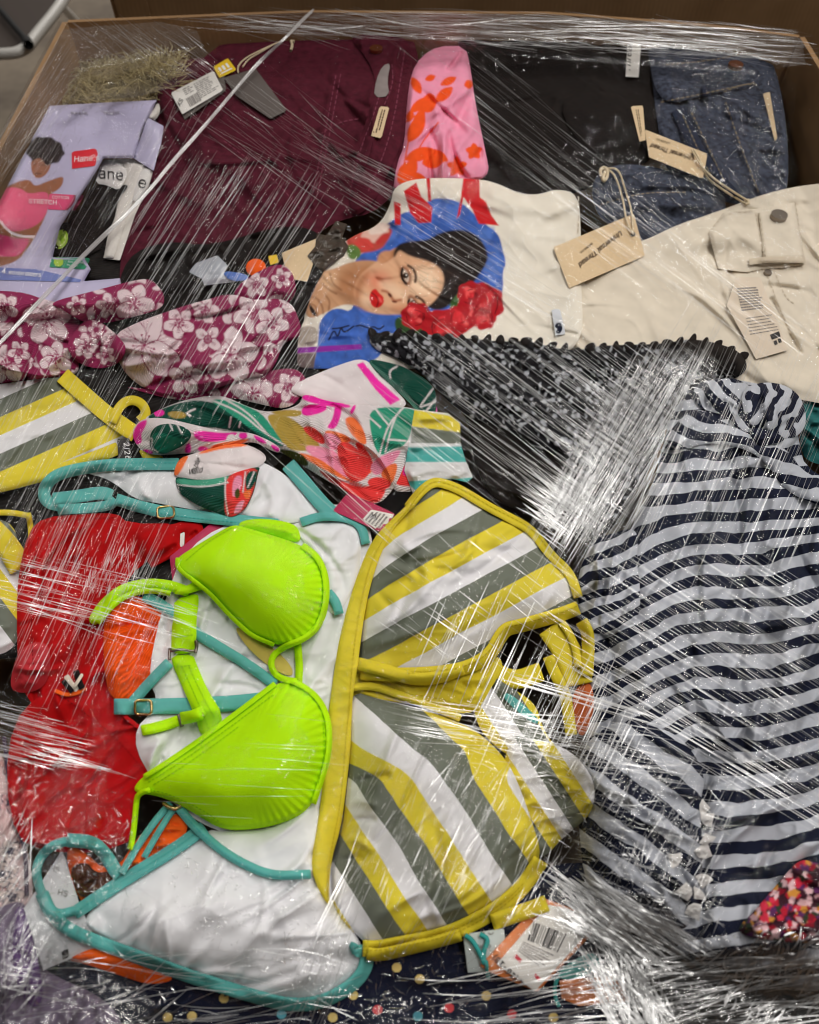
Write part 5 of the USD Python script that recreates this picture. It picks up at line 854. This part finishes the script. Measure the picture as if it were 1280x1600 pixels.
t.add('edge_trim', ribbon(F('636,300 632,325 645,348 700,388 755,432 800,485 850,535 900,580 980,612'), 7, T=.004, r=3).vf, MT['neon']); t.add('edge_trim', ribbon(PX('225,1214 260,1192 310,1158 370,1114 430,1068'), 8, T=.004, r=3).vf, MT['neon'])
for q in (F('665,310 740,245 830,192'), PX('232,1222 262,1204 316,1168 376,1124 432,1082'), PX('240,1226 270,1208 320,1175 376,1133'), PX('226,1236 250,1236 285,1250 320,1268 345,1286'), F('1145,330 1155,420 1145,500 1115,560'), PX('505,1130 508,1180 496,1230')): t.add('stitching', stitches(q, .0006, 4, 2.5, 1.4), MT['neon_dark'])
t.add('strap', ribbon(G('470,108 430,120 425,160 420,220 412,275 405,295'), 9, T=.006).vf, MT['neon']); t.close()

# ================================================================== stretch film over everything
env = ndimage.gaussian_filter(ndimage.maximum_filter(HM, 15), 12)
pw = P(GU, GV, env); xl, xr, yb = pw[..., 0] + .479, .536 - pw[..., 0], np.interp(pw[..., 0], BACK[:, 0], BACK[:, 1]) - pw[..., 1]
dist = np.maximum(np.minimum(np.minimum(xl, xr), yb), 0); kk = np.exp(-(dist / .05) ** 1.3)
hrim = RIM + .004 - Z0
FG = np.maximum(env + .004, HM + .0025) * (1 - kk) + kk * np.maximum(hrim, HM + .003)
FG = np.maximum(ndimage.gaussian_filter(FG, 2), HM + .0015)
# tight wrinkles: ridges that run along the pull, and crumples where the film is loose
crz = [(60, 1330, 240, 220), (420, 1450, 200, 90), (640, 1540, 330, 60), (1150, 1540, 180, 80), (150, 260, 130, 110), (1140, 190, 120, 130), (130, 1230, 130, 90), (220, 110, 120, 50)]
loose = np.zeros_like(FG)
for a, b, c, d in crz: loose = np.maximum(loose, np.exp(-((GU - a) / c) ** 2 - ((GV - b) / d) ** 2))
rid = (1 - np.abs(2 * fbm(GU * 1., GV * 1., 14., 31, 60, 9., 2))) ** 6 + .8 * (1 - np.abs(2 * fbm(GU * 1., GV * 1., 13., 33, -36, 9., 2))) ** 6
crm = (1 - np.abs(2.2 * fbm(GU * 1., GV * 1., 26., 35, 30, 1.6, 3))) ** 3
FG = FG + .0011 * rid + loose * (.0014 * crm)
def filmgrid(x0, x1, y0, y1, step, off=0., inside=None):
    us, vs = np.arange(x0, x1 + 1, step), np.arange(y0, y1 + 1, step); u, v = np.meshgrid(us, vs); h = at(FG, u, v) + off; p = P(u, v, h).reshape(-1, 3)
    k, l = len(us), len(vs); i, j = np.meshgrid(np.arange(l - 1), np.arange(k - 1), indexing='ij'); a = (i * k + j).ravel(); f = np.stack([a, a + k, a + k + 1, a + 1], -1); f = np.vstack([f[:, [0, 1, 2]], f[:, [0, 2, 3]]])
    if inside is not None: m = np.stack([u.ravel(), v.ravel()], -1)[f].mean(1); f = f[inside(m, p[f].mean(1))]
    return p, f
film = Thing('stretch_film', 'clear stretch film pulled tight over the top of the box, wrinkled and glinting', 'stretch film')
okbox = lambda m, c: (c[:, 0] > -.486) & (c[:, 0] < .548) & (c[:, 1] < np.interp(c[:, 0], BACK[:, 0], BACK[:, 1]) + .008) & (c[:, 1] > -.06)
film.add('sheet', filmgrid(-220, 1500, 5, 1790, 3, 0., okbox), FILM)
def layer(q, m, off, step=3.):
    g = Polygon(smooth_line(PX(q), 1)).buffer(0); x0, y0, x1, y1 = g.bounds; uv, f, _ = tri(g, step); c = P(uv[:, 0], uv[:, 1], at(FG, uv[:, 0], uv[:, 1]) + off); k = okbox(None, c[f].mean(1)); film.add('layer', (c, f[k]), m)
layer('-140,1290 40,1300 100,1480 260,1560 330,1780 -140,1780', FILM_V, .0013); layer('1060,1500 1290,1450 1400,1460 1400,1780 1000,1780', FILM_V, .0018)
layer('840,790 960,560 1100,540 1130,570 1000,760 930,850', FILM_V, .0012); layer('560,1180 620,1140 1000,1160 1150,1200 1130,1480 870,1500 640,1350 500,1420', FILM_C, .0010)
layer('-140,1030 60,1080 190,1290 230,1420 560,1560 560,1780 -140,1780', FILM_C, .0010); layer('620,18 1250,40 1262,120 900,95 640,75', FILM_V, .0015); layer('860,1380 1000,1390 1130,1480 1000,1600 880,1560', FILM_V, .0016); layer('700,1480 1400,1470 1400,1780 560,1780 560,1560', FILM_C, .0012)
layer('100,45 300,30 330,100 250,150 80,160 20,260 -20,250', FILM_V, .0012); layer('1040,60 1250,70 1230,330 1120,340 1060,200', FILM_C, .0012); layer('-20,230 110,140 250,150 230,250 120,420 -20,440', FILM_C, .0008)
# side skirts of film hanging down the box
for nm, pl in (('side_wrap', np.array([(-.490, -.06), (-.4905, 1.19)])), ('side_wrap', BACK[::-1] * [1, 1] + [0, .0115]), ('side_wrap', np.array([(.552, -.06), (.552, 1.15)]))):
    k = len(pl); v = np.vstack([np.c_[pl, np.full(k, RIM + .001)], np.c_[pl, np.full(k, .45)]]); film.add(nm, (v, np.array([x for i in range(k - 1) for x in ([i, i + 1, k + i + 1], [i, k + i + 1, k + i])])), FILM)
# rope of twisted film
rope = tube(PX('490,15 470,32 450,55 420,82 400,100 360,148 320,195 290,228 265,256 240,288 218,312 195,336 160,368 125,403 100,430 80,450 40,492 0,535 -60,600 -130,670'), .0016, .003, grid=FG); film.add('twisted_rope', rope, ROPE); film.add('twisted_rope', tube(PX('488,18 450,57 400,103 320,199 265,260 240,292 195,340 125,407 80,454 0,538 -130,672'), .0010, .0045, grid=FG), ROPE)
def fold(p, w, tilt, arc):
    """a shallow fold of film: a curved strip along p, leaning by tilt"""
    t = np.gradient(p, axis=0); t /= np.linalg.norm(t, axis=1, keepdims=True) + 1e-12
    a = np.cross(t, [0, 0, 1.0]); a /= np.linalg.norm(a, axis=1, keepdims=True) + 1e-12; b = np.cross(a, t); w = np.broadcast_to(w, (len(p),))[:, None]
    c = a * math.cos(tilt) + b * math.sin(tilt); n = b * math.cos(tilt) - a * math.sin(tilt); sag = w * math.tan(arc / 2)
    v = np.stack([p - c * w, p - c * w * .5 + n * sag * .75, p + n * sag, p + c * w * .5 + n * sag * .75, p + c * w], 1).reshape(-1, 3) + [0, 0, abs(math.sin(tilt)) * float(w.max())]
    i, j = np.meshgrid(np.arange(len(p) - 1), np.arange(4), indexing='ij'); k = (i * 5 + j).ravel()
    return v, np.vstack([np.stack([k, k + 5, k + 6], 1), np.stack([k, k + 6, k + 1], 1)])
def bundle(region, ang, n, ln, wd, m, jit=2., seed=1, off=.0006, curve=0., tilt=.2):
    rg = np.random.default_rng(seed); g = Polygon(PX(region)).buffer(0); x0, y0, x1, y1 = g.bounds; out = []; n = int(n * 1.12)
    while len(out) < n:
        u, v = rg.uniform(x0, x1), rg.uniform(y0, y1)
        if not g.contains(Point(u, v)): continue
        a = math.radians(ang + rg.normal(0, jit)); L_ = rg.uniform(*ln) * (rg.random() ** .5 * .8 + .2); w = rg.uniform(*wd) * (.6 + .8 * rg.random() ** 3); k = max(4, int(L_ / 14)); s = np.linspace(-.5, .5, k)
        cu = curve * rg.normal() * L_ * (s * s - .25); x = u + L_ * s * math.cos(a) - cu * math.sin(a); y = v - L_ * s * math.sin(a) - cu * math.cos(a)
        p = P(x, y, at(FG, x, y) + off); 
        if not okbox(None, p).all(): continue
        tp = np.sin(np.pi * np.clip(np.linspace(0, 1, k), .06, .94)) ** .8
        out.append(fold(p, w * .00042 * tp, rg.normal(0, tilt), rg.uniform(.08, .3)) if len(out) % 5 < 4 else sweep(p, min(w, .8) * .00034 * tp, 4))
    film.add('creases', join(*out), m, kind='stuff')
bd = bundle
bd('190,300 300,285 480,305 520,345 450,420 420,460 200,460', 57, 85, (60, 190), (.5, 1.1), CREASE, 1.5, 1)
bd('240,260 460,250 520,320 300,330', 60, 40, (60, 130), (.3, .5), CREASE_F, 1.5, 2); bd('250,110 480,130 640,300 560,330 300,220', -37, 50, (50, 200), (.4, .9), CREASE, 4, 3)
bd('300,200 620,260 640,330 420,240', -27, 30, (150, 420), (.3, .6), CREASE_F, 2, 4); bd('640,60 760,70 980,270 1100,400 900,330 700,180', -38, 70, (100, 360), (.3, .6), CREASE_F, 2, 5)
bd('520,240 640,290 920,480 900,520 700,420 520,280', -31, 40, (80, 330), (.4, .8), CREASE, 1.5, 6); bd('860,250 1000,330 1280,520 1260,560 1080,480 900,400', -36, 75, (80, 330), (.4, .9), CREASE, 1.5, 7)
bd('360,18 640,18 1240,38 1255,95 900,80 640,60 360,50', -5, 420, (60, 300), (.5, 1.4), CREASE, 4, 8, curve=.08, tilt=.5); bd('360,20 660,18 660,60 400,60', -6, 70, (40, 200), (.4, .8), CREASE, 6, 9, tilt=.5)
bd('110,45 300,50 340,130 200,110', -36, 75, (40, 150), (.4, .9), CREASE, 5, 10, tilt=.4); bd('0,160 100,50 120,140 90,260 0,300', 58, 90, (50, 180), (.3, .6), CREASE_F, 3, 11)
bd('990,560 1110,545 1060,640 930,840 840,800 880,730', 60, 190, (60, 320), (.4, .9), CREASE, 1.5, 12); bd('990,560 1110,545 1060,640 930,840 840,800 880,730', -36, 210, (40, 170), (.35, .8), CREASE, 2, 13)
bd('660,540 980,540 1000,600 880,800 760,740', -37, 190, (70, 260), (.35, .8), CREASE, 1.5, 14); bd('830,770 900,740 930,800 860,850', -36, 120, (30, 110), (.9, 1.9), CREASE_B, 6, 15); bd('840,760 920,740 940,800 880,850', 60, 70, (30, 110), (.9, 1.9), CREASE_B, 6, 16)
bd('1090,520 1280,560 1280,860 1150,820 980,850 1000,760', 66, 120, (70, 330), (.35, .75), CREASE, 2, 17); bd('900,720 1040,620 1030,800 920,870', 58, 90, (60, 200), (.4, .8), CREASE, 2, 18)
bd('1050,840 1290,900 1290,1260 1000,1100 880,950 950,900', -33, 150, (110, 420), (.35, .75), CREASE, 1.5, 19); bd('860,1010 950,1030 1280,1240 1280,1290 1100,1220', -31, 28, (200, 520), (.6, 1.3), CREASE_B, 1.5, 20)
bd('760,1010 960,1060 1000,1190 900,1180 740,1150', 65, 70, (60, 210), (.5, 1.2), CREASE_B, 1.5, 21); bd('640,1090 980,1130 1120,1200 1080,1230 900,1190 640,1150', -11, 110, (60, 260), (.4, .9), CREASE, 5, 22); bd('780,1060 860,1065 1000,1110 960,1120', -17, 14, (150, 300), (1.3, 2.4), CREASE_B, 1., 23)
bd('640,1130 960,1160 1150,1200 1120,1470 930,1400 840,1250', -20, 300, (12, 60), (.4, .8), CREASE, 14, 24); bd('880,1150 1150,1200 1120,1480 940,1420', 62, 220, (15, 70), (.35, .7), CREASE, 8, 25)
bd('560,1200 640,1140 880,1250 900,1400 620,1500 540,1350', 62, 240, (12, 80), (.35, .7), CREASE, 6, 26); bd('600,860 880,800 900,960 780,1060 560,1000', -38, 50, (30, 120), (.5, 1.), CREASE, 3, 27); bd('660,960 800,950 800,1060 680,1080', 66, 28, (60, 200), (.5, 1.), CREASE, 2, 28)
bd('880,1370 960,1390 1080,1460 1000,1500 900,1460', -35, 300, (30, 150), (1.0, 2.6), CREASE_B, 8, 29); bd('900,1490 1000,1500 1060,1590 960,1610', -62, 160, (30, 140), (.9, 2.4), CREASE_B, 12, 30); bd('720,1500 1290,1490 1290,1650 720,1650', 8, 210, (60, 280), (.5, 1.2), CREASE, 6, 31, curve=.1, tilt=.35)
bd('1100,1480 1290,1440 1290,1600 1120,1600', 40, 90, (15, 60), (.7, 1.6), CREASE_B, 25, 32, curve=.5)
bd('40,830 240,820 260,1000 130,1080 30,1040', 66, 120, (50, 220), (.3, .6), CREASE, 2.5, 33); bd('110,880 210,850 230,920 130,930', 70, 120, (8, 40), (.5, .9), CREASE, 8, 34); bd('-20,870 180,890 280,960 260,1010 -20,960', -13, 48, (90, 300), (.4, 1.), CREASE, 3, 35); bd('230,940 300,940 330,990 260,985', -20, 14, (70, 170), (.7, 1.4), CREASE_B, 3, 36)
bd('-20,590 240,590 260,780 100,840 -20,860', 62, 130, (60, 260), (.3, .6), CREASE_F, 1.5, 37); bd('200,430 470,400 520,600 250,680 100,560', 60, 90, (60, 230), (.3, .6), CREASE_F, 2, 38); bd('300,420 480,400 460,600 330,620', 58, 26, (100, 260), (.7, 1.3), CREASE, 1.5, 39)
bd('-10,1090 100,1130 150,1200 -10,1190', -14, 90, (50, 170), (.4, .9), CREASE, 4, 40); bd('0,1280 50,1300 60,1560 0,1560', 60, 60, (40, 150), (.5, 1.2), CREASE, 14, 41); bd('20,1500 560,1480 560,1640 20,1640', 4, 110, (40, 200), (.5, 1.), CREASE, 14, 42, curve=.15, tilt=.35)
bd('440,1560 520,1380 560,1300 560,1420 500,1640', 66, 40, (60, 220), (.5, 1.), CREASE, 4, 43); bd('240,1220 470,1060 510,1180 330,1290', -3, 12, (100, 260), (.3, .5), CREASE_F, 2, 44); bd('0,420 300,120 330,180 60,470', 62, 60, (30, 130), (.4, .8), CREASE, 5, 45)
bd('600,620 700,640 760,760 640,720', -38, 22, (100, 300), (.4, .8), CREASE, 1., 46); bd('400,730 560,760 640,860 540,800', -42, 10, (120, 300), (.5, .8), CREASE, 1., 47)
# loose crumples: short bent glinting folds
def crumple(region, n, ln, wd, seed, m=CRUMPLE):
    rg = np.random.default_rng(seed); g = Polygon(PX(region)).buffer(0); x0, y0, x1, y1 = g.bounds; out = []
    while len(out) < n:
        u, v = rg.uniform(x0, x1), rg.uniform(y0, y1)
        if not g.contains(Point(u, v)): continue
        k = 4; st_ = rg.uniform(*ln) * .6 / k; a = rg.uniform(0, 6.28); pts = [(u, v)]
        for _ in range(k): a += rg.normal(0, .22); u += st_ * math.cos(a); v += st_ * math.sin(a); pts.append((u, v))
        q = smooth_line(pts, 1); p = P(q[:, 0], q[:, 1], at(FG, q[:, 0], q[:, 1]) + .0006)
        if okbox(None, p).all(): out.append(fold(p, rg.uniform(*wd) * .00036 * np.sin(np.pi * np.clip(np.linspace(0, 1, len(q)), .05, .95)), rg.normal(0, .30), rg.uniform(.3, .7)))
    film.add('crumples', join(*out), m, kind='stuff')
crumple('0,1180 120,1160 210,1290 230,1420 0,1560', 260, (8, 34), (.6, 1.5), 1); crumple('260,1330 480,1380 560,1520 420,1540 280,1440', 240, (6, 26), (.6, 1.3), 2); crumple('440,1470 780,1480 760,1600 440,1610', 230, (8, 40), (.6, 1.6), 3); crumple('60,180 230,140 220,260 120,400 20,400', 150, (6, 28), (.6, 1.3), 4)
crumple('1040,80 1230,80 1220,330 1090,300', 170, (6, 30), (.6, 1.3), 5); crumple('1020,1470 1290,1450 1290,1600 960,1600', 230, (8, 40), (.7, 1.8), 6); crumple('-10,1420 120,1440 300,1560 300,1620 -10,1620', 200, (8, 40), (.7, 1.8), 12); crumple('60,1300 200,1310 200,1400 90,1400', 120, (5, 20), (.5, 1.2), 7); crumple('150,60 300,40 330,90 200,120', 90, (6, 30), (.5, 1.2), 8); crumple('840,760 930,740 930,850 850,840', 150, (5, 22), (.7, 1.5), 9); crumple('880,1380 1060,1400 1060,1580 900,1560', 260, (6, 30), (.7, 1.8), 10); crumple('760,1130 1000,1150 1120,1300 1000,1480 880,1300', 320, (5, 20), (.4, 1.0), 11, CREASE)
film.close()
